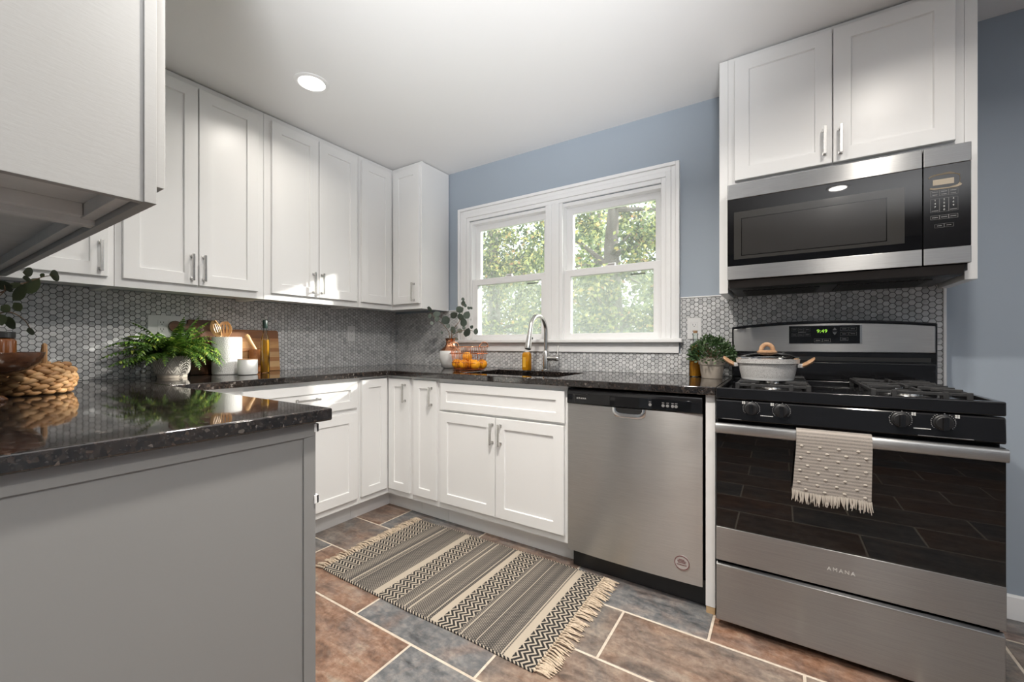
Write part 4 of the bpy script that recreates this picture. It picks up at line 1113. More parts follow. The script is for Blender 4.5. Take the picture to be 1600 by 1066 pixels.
# ================================================================= SINK AREA
RT = Vector((0.841, 0.541, 0.0))
def arc_pts(c, r, a0, a1, n, plane='yz'):
    out = []
    for i in range(n + 1):
        a = R(a0 + (a1 - a0) * i / n)
        out.append((c[0], c[1] + r * math.cos(a), c[2] + r * math.sin(a)))
    return out
FX, FY = 1.496, -0.090
root = thing('faucet', 'brushed nickel gooseneck faucet with pull-down spray head at the sink', 'faucet', (FX, FY, CT))
part('base_plate', MB().lathe((FX, FY, CT + 0.0003), [(0.030, 0), (0.030, 0.004), (0.024, 0.008), (0.020, 0.010)], 28), 'nickel', root)
part('body', MB().lathe((FX, FY, CT + 0.0105), [(0.020, 0), (0.020, 0.105), (0.0165, 0.113), (0.0135, 0.118)], 28), 'nickel', root)
path = [(FX, FY, CT + 0.128), (FX, FY, 1.10), (FX, FY, 1.160)] + arc_pts((FX, FY - 0.098, 1.162), 0.098, 0, 168, 20)
part('spout', MB().tube(path, 0.0125, 16), 'nickel', root)
e = path[-1]
p0 = Vector(e); dn = (Vector(path[-1]) - Vector(path[-2])).normalized()
dn = (Vector((FX, -0.318, 1.056)) - p0).normalized()
L = (Vector((FX, -0.318, 1.056)) - p0).length
sh = part('spray_head', MB().tube([p0, p0 + dn * 0.015, p0 + dn * 0.05, p0 + dn * (L - 0.03), p0 + dn * (L - 0.008), p0 + dn * L], [0.0130, 0.0145, 0.0155, 0.0190, 0.0205, 0.0195], 20), 'nickel', root)
part('nozzle', MB().tube([p0 + dn * (L + 0.0002), p0 + dn * (L + 0.004)], [0.0175, 0.0165], 20), 'slot_black', sh)
part('button', MB().ball((FX + 0.014, -0.290, 1.118), 0.006, 10, 7, 0.8, 0.8, 1.4), 'slot_black', sh)
part('handle_hub', MB().lathe((FX + 0.016, FY, 0.992), [(0.0165, 0), (0.0165, 0.052), (0.0175, 0.058), (0.0175, 0.070), (0.013, 0.076)], 24, 'x'), 'nickel', root)
part('lever', MB().tube([(FX + 0.082, FY, 1.006), (FX + 0.083, FY + 0.004, 1.030), (FX + 0.080, FY + 0.014, 1.072)], [0.0055, 0.0050, 0.0042], 12), 'nickel', root)

SX, SY = 1.374, -0.125
root = thing('soap_bottle', 'small bottle of amber dish soap beside the faucet spout', 'soap bottle', (SX, SY, CT))
def rrect_loft(cx, cy, levels, n=24, p=0.5):
    """levels: (half width x, half depth y, z)"""
    mb = MB(); vs = []; fs = []
    for (a, b_, z) in levels:
        for k in range(n):
            t_ = 2 * PI * k / n; c_, s_ = math.cos(t_), math.sin(t_)
            vs.append((cx + math.copysign(abs(c_) ** p, c_) * a, cy + math.copysign(abs(s_) ** p, s_) * b_, z))
    m_ = len(levels)
    for i in range(m_ - 1):
        for k in range(n): fs.append((i * n + k, i * n + (k + 1) % n, (i + 1) * n + (k + 1) % n, (i + 1) * n + k))
    fs += [tuple(range(n - 1, -1, -1)), tuple((m_ - 1) * n + k for k in range(n))]
    return mb.add(vs, fs)
part('bottle', rrect_loft(SX, SY, [(0.026, 0.018, CT + 0.0005), (0.029, 0.021, CT + 0.006), (0.029, 0.021, CT + 0.092), (0.027, 0.019, CT + 0.108), (0.016, 0.013, CT + 0.118)]), 'amber_soap', root)
part('cap', MB().lathe((SX, SY, CT + 0.1183), [(0.0150, 0), (0.0150, 0.012), (0.011, 0.016), (0.007, 0.024)], 20), 'white_ceramic', root)
part('front_label', MB().box(SX - 0.016, SX + 0.004, SY - 0.0222, SY - 0.0214, CT + 0.020, CT + 0.085), 'label_gold', root, smooth=False)

# vase with eucalyptus
VX, VY = 0.790, -0.205
root = thing('vase', 'white vase with a copper neck, left of the wire basket in the corner', 'vase', (VX, VY, CT))
part('body', MB().lathe((VX, VY, CT + 0.0005), [(0.044, 0), (0.050, 0.004), (0.066, 0.030), (0.077, 0.065), (0.080, 0.092), (0.077, 0.112), (0.072, 0.122)], 36), 'white_ceramic', root)
part('neck', MB().lathe((VX, VY, CT + 0.1228), [(0.0715, 0), (0.060, 0.012), (0.042, 0.026), (0.033, 0.042), (0.031, 0.062), (0.034, 0.080), (0.039, 0.088), (0.036, 0.088), (0.030, 0.070), (0.028, 0.045)], 36), 'copper', root, label='shiny copper neck')
def leaf_shape(mb, c, along, across, L, Wd, bend=0.15, n=10, kind='oval'):
    along = Vector(along).normalized(); across = Vector(across); across = (across - along * across.dot(along)).normalized()
    nr = along.cross(across)
    c = Vector(c)
    pts = []
    rows = 5
    vs = []; fs = []
    for i in range(rows + 1):
        t_ = i / rows
        w_ = Wd / 2 * (math.sin(PI * min(0.999, max(0.001, t_ ** (0.85 if kind == 'oval' else 0.6)))) ** (0.6 if kind == 'oval' else 0.9))
        ctr = c + along * (L * t_) - nr * (bend * L * t_ * t_)
        vs += [ctr - across * w_ + nr * (0.12 * w_), ctr, ctr + across * w_ + nr * (0.12 * w_)]
    for i in range(rows):
        a = 3 * i
        fs += [(a, a + 1, a + 4, a + 3), (a + 1, a + 2, a + 5, a + 4)]
    mb.add(vs, fs)
def sprig(root, base, leaves, stems, lm, rt=RT, seed=2, size=0.03, depth=0.05):
    """leaves: (lateral, up, length) from the base; stems: lists of (lateral, up)"""
    rg = random.Random(seed)
    for st_ in stems:
        P = [Vector(base) + rt * a + Vector((0, 0, b_)) for a, b_ in st_]
        # smooth
        Q = []
        for i in range(len(P) - 1):
            for k in range(5): Q.append(P[i].lerp(P[i + 1], k / 5))
        Q.append(P[-1])
        part('stem', MB().tube(Q, [0.0034 - 0.0022 * i / len(Q) for i in range(len(Q))], 7), 'twig', root)
    mb = MB()
    fw = Vector((-0.541, 0.841, 0))
    for (a, b_, L_) in leaves:
        c = Vector(base) + rt * a + Vector((0, 0, b_)) + fw * rg.uniform(-depth, depth)
        ang = rg.uniform(-1.2, 1.2)
        al = rt * math.sin(ang) + Vector((0, 0, 1)) * math.cos(ang) * (1 if rg.random() > 0.35 else -1) + fw * rg.uniform(-0.3, 0.3)
        ac = rt * math.cos(ang) - Vector((0, 0, 1)) * math.sin(ang) + fw * rg.uniform(-0.7, 0.7)
        al.normalize()
        leaf_shape(mb, c - al * L_ / 2, al, ac, L_, L_ * rg.uniform(0.72, 0.95), rg.uniform(-0.1, 0.25))
        part_c = c
    part('leaves', mb, lm, root, recalc=False)
mp = 0.00455
def vl(px, py, s=0.036): return ((px - 705) * mp, (530 - py) * mp, s * 1.2)
root = thing('eucalyptus_sprig', 'grey-green eucalyptus sprig standing in the copper-necked vase', 'plant', (VX, VY, CT + 0.135))
sprig(root, (VX, VY, CT + 0.205), [vl(672, 483, .044), vl(673, 494, .03), vl(683, 491, .05), vl(685, 499, .034), vl(698, 501, .055), vl(711, 493, .046), vl(720, 484, .05), vl(725, 474, .034), vl(724, 467, .024), vl(722, 496, .055), vl(730, 492, .05), vl(726, 504, .055), vl(733, 481, .022), vl(737, 481, .020), vl(710, 516, .05), vl(719, 517, .034), vl(732, 520, .058), vl(745, 518, .040), vl(738, 511, .024), vl(702, 510, .03), vl(726, 512, .03), vl(714, 530, .030), vl(729, 478, .022), vl(676, 505, .024), vl(692, 520, .02)],
      [[(0, -0.06), (-0.004, 0.0), (-0.01, 0.05), (-0.05, 0.105), (-0.10, 0.14), (-0.145, 0.19)], [(0.002, -0.06), (0.006, 0.0), (0.01, 0.055), (0.06, 0.12), (0.085, 0.185), (0.09, 0.27)], [(0.004, -0.06), (0.008, 0.0), (0.014, 0.03), (0.07, 0.058), (0.13, 0.065), (0.17, 0.055)]],
      'grey_leaf', depth=0.03)

# copper wire basket with oranges
BX0, BX1, BY0, BY1, BZ = 0.915, 1.150, -0.385, -0.215, CT + 0.152
root = thing('wire_basket', 'copper wire basket holding oranges on the counter in front of the vase', 'basket', ((BX0 + BX1) / 2, (BY0 + BY1) / 2, CT))
def rrect(x0, x1, y0, y1, r, z, n=5):
    pts = []
    for (cx, cy, a0) in ((x1 - r, y1 - r, 0), (x0 + r, y1 - r, 90), (x0 + r, y0 + r, 180), (x1 - r, y0 + r, 270)):
        for i in range(n + 1):
            a = R(a0 + 90 * i / n); pts.append((cx + r * math.cos(a), cy + r * math.sin(a), z))
    return pts
def bring(k, z):  # basket tapers towards the bottom
    s = 0.022 * (1 - k)
    return rrect(BX0 + s, BX1 - s, BY0 + s, BY1 - s, 0.03, z)
part('rim', MB().tube(bring(1, BZ), 0.0032, 8, closed=True), 'copper', root)
mb = MB()
mb.tube(bring(0, CT + 0.0045), 0.0022, 6, closed=True); mb.tube(bring(0.35, CT + 0.05), 0.0014, 6, closed=True); mb.tube(bring(0.75, CT + 0.108), 0.0022, 6, closed=True)
for i in range(1, 12):
    x = BX0 + 0.03 + (BX1 - BX0 - 0.06) * (i - 0.5) / 11
    xm = (BX0 + BX1) / 2; xb = xm + (x - xm) * 0.83
    mb.tube([(x, BY0, BZ), (xb, BY0 + 0.022, CT + 0.005), (xb, BY1 - 0.022, CT + 0.005), (x, BY1, BZ)], 0.0017, 6)
for i in range(1, 8):
    y = BY0 + 0.03 + (BY1 - BY0 - 0.06) * (i - 0.5) / 7
    ym = (BY0 + BY1) / 2; yb = ym + (y - ym) * 0.78
    mb.tube([(BX0, y, BZ), (BX0 + 0.022, yb, CT + 0.0035), (BX1 - 0.022, yb, CT + 0.0035), (BX1, y, BZ)], 0.0017, 6)
part('wire_mesh', mb, 'copper', root)
for x, s in ((BX0, -1), (BX1, 1)):
    pts = [(x, -0.335, BZ)] + [(x + s * 0.008, -0.30 + 0.045 * math.cos(R(180 - 180 * i / 10)), BZ + 0.030 * math.sin(R(18 * i))) for i in range(1, 10)] + [(x, -0.265, BZ)]
    part('handle', MB().tube(pts, 0.0034, 8), 'copper', root)
r_o = 0.0335
spots = [(0.962, -0.336, 0), (1.032, -0.338, 0), (1.102, -0.334, 0), (0.966, -0.264, 0), (1.036, -0.266, 0), (1.104, -0.262, 0), (1.000, -0.301, 1)]
olab = ['orange at the front left of the wire basket', 'orange in the front middle of the wire basket', 'orange at the front right of the wire basket', 'orange at the back left of the wire basket', 'orange in the back middle of the wire basket', 'orange at the back right of the wire basket', 'orange lying on top of the others in the wire basket']
proto = None
for (x, y, up), lb in zip(spots, olab):
    z = CT + 0.0062 + (0.0500 if up else 0)
    if proto is None:
        proto = part('orange', MB().ball((x, y, z + r_o), r_o, 20, 13, 1, 1, 0.95), 'orange', org=(x, y, z))
        tag(proto, lb, 'orange', 'oranges in the copper wire basket')
        st = part('stem', MB().lathe((x, y, z + r_o * 1.945), [(0.003, 0), (0.0022, 0.0015)], 8), 'twig', proto)
        z_p = z
    else:
        c = copy_tree(proto); c.location = (x, y, z); c['label'] = lb; c.rotation_euler = (0.5 * up, 0.3, x * 40)
        W[c.name] = Vector((x, y, z))

# ================================================================= RIGHT END OF THE COUNTER
OX, OY = 2.388, -0.105
def oil_bottle(x, y, label, glass, liq, prof, lvl, cap=None, capmat=None):
    root = thing('oil_bottle', label, 'bottle', (x, y, CT))
    part('bottle', MB().lathe((x, y, CT + 0.0005), prof, 28), glass, root)
    inner = [(max(0.002, r - 0.0028), max(h, 0.004)) for r, h in prof if h <= lvl]
    part('oil', MB().lathe((x, y, CT + 0.0005), inner, 28), liq, root)
    if cap: part('stopper', MB().lathe((x, y, CT + 0.0008), cap, 20), capmat, root)
    return root
oil_bottle(OX, OY, 'clear bottle of amber oil on the counter left of the beige potted plant', 'clear_glass', 'oil',
           [(0.028, 0), (0.031, 0.004), (0.031, 0.075), (0.028, 0.105), (0.020, 0.140), (0.0125, 0.165), (0.0120, 0.215), (0.0140, 0.217), (0.0140, 0.226)], 0.166,
           [(0.0095, 0.2265), (0.0110, 0.234), (0.0110, 0.240)], 'handle_wood')
BPX, BPY = 2.474, -0.165
root = thing('potted_plant', 'small bushy green plant in a beige pot beside the range', 'plant', (BPX, BPY, CT))
part('pot', MB().lathe((BPX, BPY, CT + 0.0005), [(0.046, 0), (0.048, 0.003), (0.056, 0.066), (0.0605, 0.067), (0.063, 0.098), (0.063, 0.102), (0.058, 0.102), (0.055, 0.088)], 36), 'beige_pot', root)
part('soil', MB().lathe((BPX, BPY, CT + 0.078), [(0.054, 0), (0.054, 0.010), (0.03, 0.014)], 24), 'soil', root)
rg = random.Random(11); mb = MB(); mt = MB()
for i in range(1600):
    u_, v_, w_ = rg.gauss(0, 1), rg.gauss(0, 1), abs(rg.gauss(0, 1)) + 0.05
    d_ = Vector((u_, v_, w_ * 0.9)).normalized()
    r_ = rg.uniform(0.55, 1.0) ** 0.5
    c = Vector((BPX, BPY, CT + 0.100)) + Vector((d_.x * 0.098, d_.y * 0.098, d_.z * 0.098)) * r_ * (1 + 0.16 * rg.random())
    c.z -= 0.018 * (1 - d_.z)
    if c.y > -0.022 or (c.x > 2.530 and c.y > -0.125): continue
    al = (d_ + Vector((rg.uniform(-.8, .8), rg.uniform(-.8, .8), rg.uniform(-.6, .6)))).normalized()
    ac = al.cross(Vector((rg.uniform(-1, 1), rg.uniform(-1, 1), rg.uniform(-1, 1))))
    if ac.length < 0.1: continue
    L_ = rg.uniform(0.014, 0.022)
    ac.normalize()
    mb.add([c, c + al * L_ * 0.5 + ac * L_ * 0.26, c + al * L_, c + al * L_ * 0.5 - ac * L_ * 0.26], [(0, 1, 2, 3)])
for i in range(22):
    a = rg.uniform(0, 2 * PI); q_ = rg.uniform(0.02, 0.085)
    mt.tube([(BPX + 0.01 * math.cos(a), BPY + 0.01 * math.sin(a), CT + 0.088), (BPX + q_ * 0.6 * math.cos(a), BPY + q_ * 0.6 * math.sin(a), CT + 0.13), (BPX + q_ * math.cos(a), BPY + q_ * math.sin(a), CT + 0.17)], [0.0018, 0.0014, 0.0008], 5)
part('stems', mt, 'twig', root)
part('foliage', mb, 'box_leaf', root, recalc=False, smooth=False)

# ================================================================= POT ON THE RANGE
PTX, PTY, PTZ = 2.716, -0.452, GZ + 0.0006
root = thing('casserole_pot', 'speckled grey casserole pot with wooden handles and glass lid on the front left burner', 'cooking pot', (PTX, PTY, PTZ))
part('body', MB().lathe((PTX, PTY, PTZ), [(0.086, 0), (0.091, 0.003), (0.098, 0.030), (0.104, 0.066), (0.1105, 0.067), (0.1125, 0.084), (0.1095, 0.084), (0.101, 0.064), (0.094, 0.02), (0.08, 0.008)], 56), 'speckled', root)
part('base_ring', MB().lathe((PTX, PTY, PTZ + 0.0002), [(0.0908, 0), (0.0925, 0.004), (0.0942, 0.0085)], 48, cap=False), 'white_ceramic', root)
ld = part('lid', MB().lathe((PTX, PTY, PTZ + 0.0845), [(0.108, 0), (0.105, 0.005), (0.083, 0.014), (0.052, 0.021), (0.028, 0.0245)], 48), 'lid_glass', root, label='domed glass lid')
part('lid_rim', MB().lathe((PTX, PTY, PTZ + 0.0843), [(0.1102, 0), (0.1110, 0.004), (0.1080, 0.0062), (0.1065, 0.003), (0.1065, 0)], 48, cap=False), 'chrome', ld)
kz = PTZ + 0.1092
part('knob', MB().lathe((PTX, PTY, kz), [(0.036, 0), (0.036, 0.005), (0.027, 0.009), (0.022, 0.010)], 28), 'handle_wood', ld)
pts = [(PTX + 0.021 * math.cos(R(a)), PTY, kz + 0.008 + 0.026 * math.sin(R(a))) for a in range(0, 181, 12)]
part('knob_arch', MB().tube(pts, [0.0085] * len(pts), 10), 'handle_wood', ld)
for s in (-1, 1):
    part('handle_bracket', MB().box(PTX + s * 0.102, PTX + s * 0.124, PTY - 0.026, PTY + 0.026, PTZ + 0.050, PTZ + 0.066), 'speckled', root, bevel=0.003)
    b = MB()
    pth = [(PTX + s * 0.118, PTY, PTZ + 0.058), (PTX + s * 0.134, PTY, PTZ + 0.066), (PTX + s * 0.150, PTY, PTZ + 0.078), (PTX + s * 0.158, PTY, PTZ + 0.086)]
    lv = []
    for (x, y, z), (hw, hh) in zip(pth, ((0.030, 0.009), (0.040, 0.010), (0.042, 0.010), (0.036, 0.007))):
        lv.append([(x, y + hw * math.copysign(abs(math.cos(2 * PI * k / 20)) ** 0.6, math.cos(2 * PI * k / 20)), z + hh * math.sin(2 * PI * k / 20)) for k in range(20)])
    vs = [p for l in lv for p in l]
    fs = [(i * 20 + k, i * 20 + (k + 1) % 20, (i + 1) * 20 + (k + 1) % 20, (i + 1) * 20 + k) for i in range(3) for k in range(20)] + [tuple(range(20)), tuple(60 + k for k in range(20))]
    part('handle', b.add(vs, fs), 'handle_wood', root, label='light wooden side handle')

# ================================================================= TOWEL
root = thing('hand_towel', 'striped grey-beige fringed towel hanging over the oven door handle', 'towel', (2.905, HY, 0.56))
TX0, TX1 = 2.807, 3.003
NXT = 40
prof = [(-0.7215, z) for z in (0.640, 0.665, 0.69, 0.715, 0.74, 0.758)]
for i in range(9):
    a = PI * i / 8
    prof.append((HY + 0.0165 * math.cos(a) , 0.778 + 0.0190 * math.sin(a)))
prof += [(-0.7595, z) for z in (0.762, 0.745, 0.725, 0.705, 0.685, 0.665, 0.645, 0.625, 0.605, 0.594)]
m_ = len(prof)
def tw(i, k, off):
    y, z = prof[i]
    t_ = k / NXT
    hang = max(0, (0.75 - z)) if i > 14 else 0
    x = TX0 + (TX1 - TX0) * t_ - hang * 0.05 * (1 - t_) * 1.0 - 0.02 * hang
    wv = 0.016 * hang * math.sin(t_ * 9.5 + 0.6) + 0.010 * hang * math.sin(t_ * 21 + 2)
    zz = z - (0.006 * t_ + 0.004 * math.sin(t_ * 6)) * (1 if i > 14 and z < 0.7 else 0)
    j0, j1 = max(i - 1, 0), min(i + 1, m_ - 1)
    ty, tz = prof[j1][0] - prof[j0][0], prof[j1][1] - prof[j0][1]
    L_ = math.hypot(ty, tz) or 1
    ny, nz_ = tz / L_, -ty / L_
    return (x, y - abs(wv) * 0.6 * (1 if i > 14 else 0) - ny * -off * 1.0, zz + nz_ * -off * -1.0)
vs, fs = [], []
for off in (0.0, 0.0028):
    for i in range(m_):
        for k in range(NXT + 1):
            x, y, z = tw(i, k, 0)
            j0, j1 = max(i - 1, 0), min(i + 1, m_ - 1)
            ty, tz = prof[j1][0] - prof[j0][0], prof[j1][1] - prof[j0][1]
            L_ = math.hypot(ty, tz) or 1
            # outward normal: +y on the back fall, up over the bar, -y on the front fall
            vs.append((x, y + off * tz / L_, z - off * ty / L_))
n1 = m_ * (NXT + 1)
for i in range(m_ - 1):
    for k in range(NXT):
        a = i * (NXT + 1) + k
        fs += [(a, a + 1, a + NXT + 2, a + NXT + 1), (n1 + a, n1 + a + NXT + 1, n1 + a + NXT + 2, n1 + a + 1)]
for k in range(NXT):
    a, b_ = k, (m_ - 1) * (NXT + 1) + k
    fs += [(a, n1 + a, n1 + a + 1, a + 1), (b_, b_ + 1, n1 + b_ + 1, n1 + b_)]
for i in range(m_ - 1):
    a, b_ = i * (NXT + 1), i * (NXT + 1) + NXT
    fs += [(a, a + NXT + 1, n1 + a + NXT + 1, n1 + a), (b_, n1 + b_, n1 + b_ + NXT + 1, b_ + NXT + 1)]
cl = part('cloth', MB().add(vs, fs), 'towel', root, angle=80)
rg = random.Random(3)
for r_ in range(8):
    for c_ in range(4):
        i = 15 + r_
        k = int((c_ + (0.5 if r_ % 2 else 0.12)) * NXT / 4) + 2
        if k >= NXT: continue
        x, y, z = tw(min(i + 1, m_ - 2), k, 0)
        part('tuft', MB().ball((x, y - 0.0042, z), 0.0036, 7, 5, 1.5, 0.7, 1), 'towel_thread', cl)
mb = MB()
for k in range(74):
    t_ = k / 73 * NXT
    x, y, z = tw(m_ - 1, min(int(t_), NXT), 0)
    x = x + (t_ - int(t_)) * (TX1 - TX0) / NXT
    L_ = rg.uniform(0.026, 0.040)
    dx = rg.uniform(-0.006, 0.006)
    mb.tube([(x, y - 0.0012, z + 0.003), (x + dx * 0.4, y - 0.003 - rg.random() * 0.003, z - L_ * 0.5), (x + dx, y - 0.002 - rg.random() * 0.005, z - L_)], [0.0017, 0.0015, 0.0008], 5)
part('fringe', mb, 'towel_thread', root)

# ================================================================= RUG
RX_0, RX_1, RY_0, RY_1 = 0.917, 2.075, -1.268, -0.607
root = thing('woven_rug', 'black and cream striped woven rug with fringed ends on the slate floor', 'rug', (1.49, -0.94, 0))
xs = [RX_0 + (RX_1 - RX_0) * i / 60 for i in range(61)]
ys = [RY_0 + (RY_1 - RY_0) * i / 30 for i in range(31)]
b = MB().grid(xs, ys, lambda x, y: True, 0.0008, 0.0090)
rg = random.Random(8)
for i, (x, y, z) in enumerate(b.v):
    if z > 0.005:
        z += 0.0016 * mnoise.noise(Vector((x * 7, y * 5, 1.3)))
        edge = min(y - RY_0, RY_1 - y)
        if edge < 0.001: z -= 0.004
    else:
        z = 0.0008
    wob = 0.006 * mnoise.noise(Vector((x * 3.1, 4.2 if y > -0.94 else 9.1, 0)))
    if min(y - RY_0, RY_1 - y) < 0.001: y += wob
    b.v[i] = (x, y, z)
part('woven_field', b, 'rug', root, angle=60)
for x0, s in ((RX_0, -1), (RX_1, 1)):
    mb = MB()
    nT = 46
    for k in range(nT):
        y = RY_0 + 0.008 + (RY_1 - RY_0 - 0.016) * k / (nT - 1)
        mb.ball((x0 + s * 0.004, y, 0.0065), 0.0055, 7, 5)
        sk = rg.uniform(-0.018, 0.010)
        for q_ in range(4):
            L_ = rg.uniform(0.052, 0.078)
            dy = sk + rg.uniform(-0.008, 0.008)
            h1 = rg.uniform(0.005, 0.014)
            mb.tube([(x0 + s * 0.004, y, 0.0065), (x0 + s * L_ * 0.35, y + dy * 0.3 + rg.uniform(-.002, .002), h1), (x0 + s * L_ * 0.7, y + dy * 0.7, h1 * 0.7 + 0.001), (x0 + s * L_, y + dy, 0.0032)], [0.0024, 0.0028, 0.0026, 0.0016], 5)
    part('fringe', mb, 'cotton_fringe', root)

# ================================================================= LEFT COUNTER
# fern
FPX, FPY = 0.165, -1.612
root = thing('potted_fern', 'green fern in a low patterned grey pot on the left counter', 'plant', (FPX, FPY, CT))
pp = part('pot', MB().lathe((FPX, FPY, CT + 0.0135), [(0.060, 0), (0.066, 0.008), (0.0725, 0.030), (0.0735, 0.062), (0.0725, 0.092), (0.0715, 0.098), (0.067, 0.098), (0.066, 0.084)], 48), 'grey_pot', root)
part('plinth', MB().lathe((FPX, FPY, CT + 0.0004), [(0.060, 0), (0.0605, 0.003), (0.0605, 0.0128)], 40), 'beige_pot', root)
mb = MB()
def on_pot(a, h, e=0.0002):
    P_ = [(0.060, 0), (0.066, 0.008), (0.0725, 0.030), (0.0735, 0.062), (0.0725, 0.092), (0.0715, 0.098)]
    r_ = 0.072
    for (ra, ha), (rb, hb) in zip(P_, P_[1:]):
        if ha <= h <= hb: r_ = ra + (rb - ra) * (h - ha) / (hb - ha)
    return (FPX + (r_ + e) * math.cos(a), FPY + (r_ + e) * math.sin(a), CT + 0.0135 + h)
def potline(a0, h0, a1, h1):
    mb.tube([on_pot(a0 + (a1 - a0) * t_ / 6, h0 + (h1 - h0) * t_ / 6) for t_ in range(7)], 0.00105, 5)
nP = 11
for k in range(nP):
    a = 2 * PI * k / nP; dA = PI / nP
    potline(a - dA, 0.012, a, 0.048); potline(a + dA, 0.012, a, 0.048); potline(a - dA, 0.090, a, 0.048); potline(a + dA, 0.090, a, 0.048)
    potline(a - dA * 0.5, 0.010, a, 0.028); potline(a + dA * 0.5, 0.010, a, 0.028); potline(a - dA * .5, 0.092, a, 0.070); potline(a + dA * .5, 0.092, a, 0.070)
    potline(a + dA * 0.5, 0.050, a + dA, 0.072); potline(a + dA * 1.5, 0.050, a + dA, 0.072); potline(a + dA * 0.5, 0.050, a + dA, 0.030); potline(a + dA * 1.5, 0.050, a + dA, 0.030)
part('relief_lines', mb, 'pot_line', pp, angle=80)
part('soil', MB().lathe((FPX, FPY, CT + 0.088), [(0.0655, 0), (0.0655, 0.012), (0.03, 0.017)], 24), 'soil', root)
mb = MB(); ms = MB(); rg = random.Random(21)
def frond(az, el, L_, droop, wmax):
    """rachis that arcs over, leaflets on both sides"""
    P = []
    p = Vector((FPX + 0.02 * math.cos(az), FPY + 0.02 * math.sin(az), CT + 0.098))
    n_ = 17
    for i in range(n_ + 1):
        e_ = el - droop * (i / n_) ** 1.3
        P.append(p.copy())
        p = p + Vector((math.cos(az) * math.cos(e_), math.sin(az) * math.cos(e_), math.sin(e_))) * (L_ / n_)
        lim = 0.072 if p.y > -1.60 and p.z < CT + 0.325 else 0.016
        if p.x < lim: p.x = lim + 0.002 * rg.random()
        if p.z < CT + 0.225:
            dv = Vector((p.x - 0.135, p.y + 1.351, 0))
            if dv.length < 0.092: p = p + dv.normalized() * (0.092 - dv.length)
        if p.z < CT + 0.006: p.z = CT + 0.006
    ms.tube(P, [0.0016 - 0.0011 * i / n_ for i in range(n_ + 1)], 5)
    for i in range(2, n_ + 1):
        t_ = i / n_
        al = (P[i] - P[i - 1]).normalized()
        sd = al.cross(Vector((0, 0, 1)))
        if sd.length < 0.05: sd = Vector((-math.sin(az), math.cos(az), 0))
        sd.normalize(); nr = sd.cross(al)
        wl = wmax * (math.sin(PI * min(1, 0.18 + 0.82 * t_)) ** 0.7) * (1 if t_ < 0.9 else 0.6) + 0.004
        for s in (-1, 1):
            d_ = (sd * s + al * 0.45 - nr * 0.25 + Vector((rg.uniform(-.1, .1),) * 3)).normalized()
            c = P[i]
            wd = L_ / n_ * 0.80
            tip = c + d_ * wl - Vector((0, 0, 1)) * wl * 0.25
            lim = 0.066 if c.y > -1.60 and c.z < CT + 0.325 else 0.013
            if tip.x < lim: tip.x = lim
            mid = c + d_ * wl * 0.5 + nr * wl * 0.05
            if mid.x < lim: mid.x = lim
            mb.add([c - al * wd * 0.4, c + al * wd * 0.5, mid + al * wd * 0.62, tip, mid - al * wd * 0.42], [(0, 1, 2, 4), (4, 2, 3)])
for k in range(84):
    az = rg.uniform(0, 2 * PI)
    frond(az, rg.uniform(0.5, 1.4), rg.uniform(0.13, 0.235), rg.uniform(0.9, 2.2), rg.uniform(0.026, 0.040))
for az, el, L_, dr in ((-1.5, 0.5, 0.27, 1.2), (-1.25, 0.25, 0.26, 0.9), (-1.7, 0.9, 0.27, 1.7), (1.5, 0.8, 0.25, 1.9), (1.2, 0.6, 0.24, 1.9), (1.7, 1.0, 0.25, 2.2), (-0.9, 0.9, 0.25, 2.2), (-0.3, 1.0, 0.22, 2.3), (0.6, 0.9, 0.22, 2.3), (1.57, 1.4, 0.24, 0.6), (2.2, 1.5, 0.22, 0.5), (0.9, 1.3, 0.24, 0.9), (-1.4, 0.15, 0.25, 0.7), (-1.15, 0.35, 0.24, 1.3), (-0.75, 0.5, 0.22, 1.5), (1.1, 0.45, 0.22, 1.7), (0.8, 0.6, 0.23, 2.0), (1.35, 0.3, 0.21, 1.4), (0.3, 0.5, 0.2, 2.0)):
    frond(az, el, L_, dr, 0.036)
part('stems', ms, 'fern_leaf', root)
part('fronds', mb, 'fern_leaf', root, recalc=False, smooth=False)

# cutting boards leaning on the tiles
def leaning(poly, th, xb, xt, zt):
    """outline poly in (y, z above counter) leaned against the wall"""
    mb = MB(); n = len(poly); sl = (xt - xb) / zt
    vs = [(xb + z * sl, y, CT + 0.0006 + z) for y, z in poly] + [(xb + z * sl + th, y, CT + 0.0006 + z) for y, z in poly]
    fs = [tuple(range(n - 1, -1, -1)), tuple(range(n, 2 * n))] + [(i, (i + 1) % n, n + (i + 1) % n, n + i) for i in range(n)]
    return mb.add(vs, fs)
root = thing('cutting_board', 'dark walnut paddle board leaning on the tile behind the fern', 'cutting board', (0.04, -1.44, CT))
poly = [(-1.500, 0.0), (-1.372, 0.0), (-1.372, 0.298), (-1.378, 0.305), (-1.494, 0.305), (-1.500, 0.298), (-1.500, 0.283), (-1.530, 0.281)]
for i in range(13):
    a = R(50 + 260 * i / 12); poly.append((-1.552 + 0.032 * math.cos(a), 0.264 + 0.030 * math.sin(a)))
poly += [(-1.530, 0.246), (-1.500, 0.244)]
part('board', leaning(poly, 0.018, 0.046, 0.012, 0.305), 'walnut', root, bevel=0.003, org=None)
root = thing('cutting_board', 'striped wooden cutting board leaning on the tile behind the white canister', 'cutting board', (0.04, -1.19, CT))
poly = [(-1.366, 0.0), (-1.012, 0.0), (-1.012, 0.247), (-1.020, 0.256), (-1.358, 0.256), (-1.366, 0.247)]
part('board', leaning(poly, 0.020, 0.040, 0.012, 0.256), 'striped_board', root, bevel=0.003)
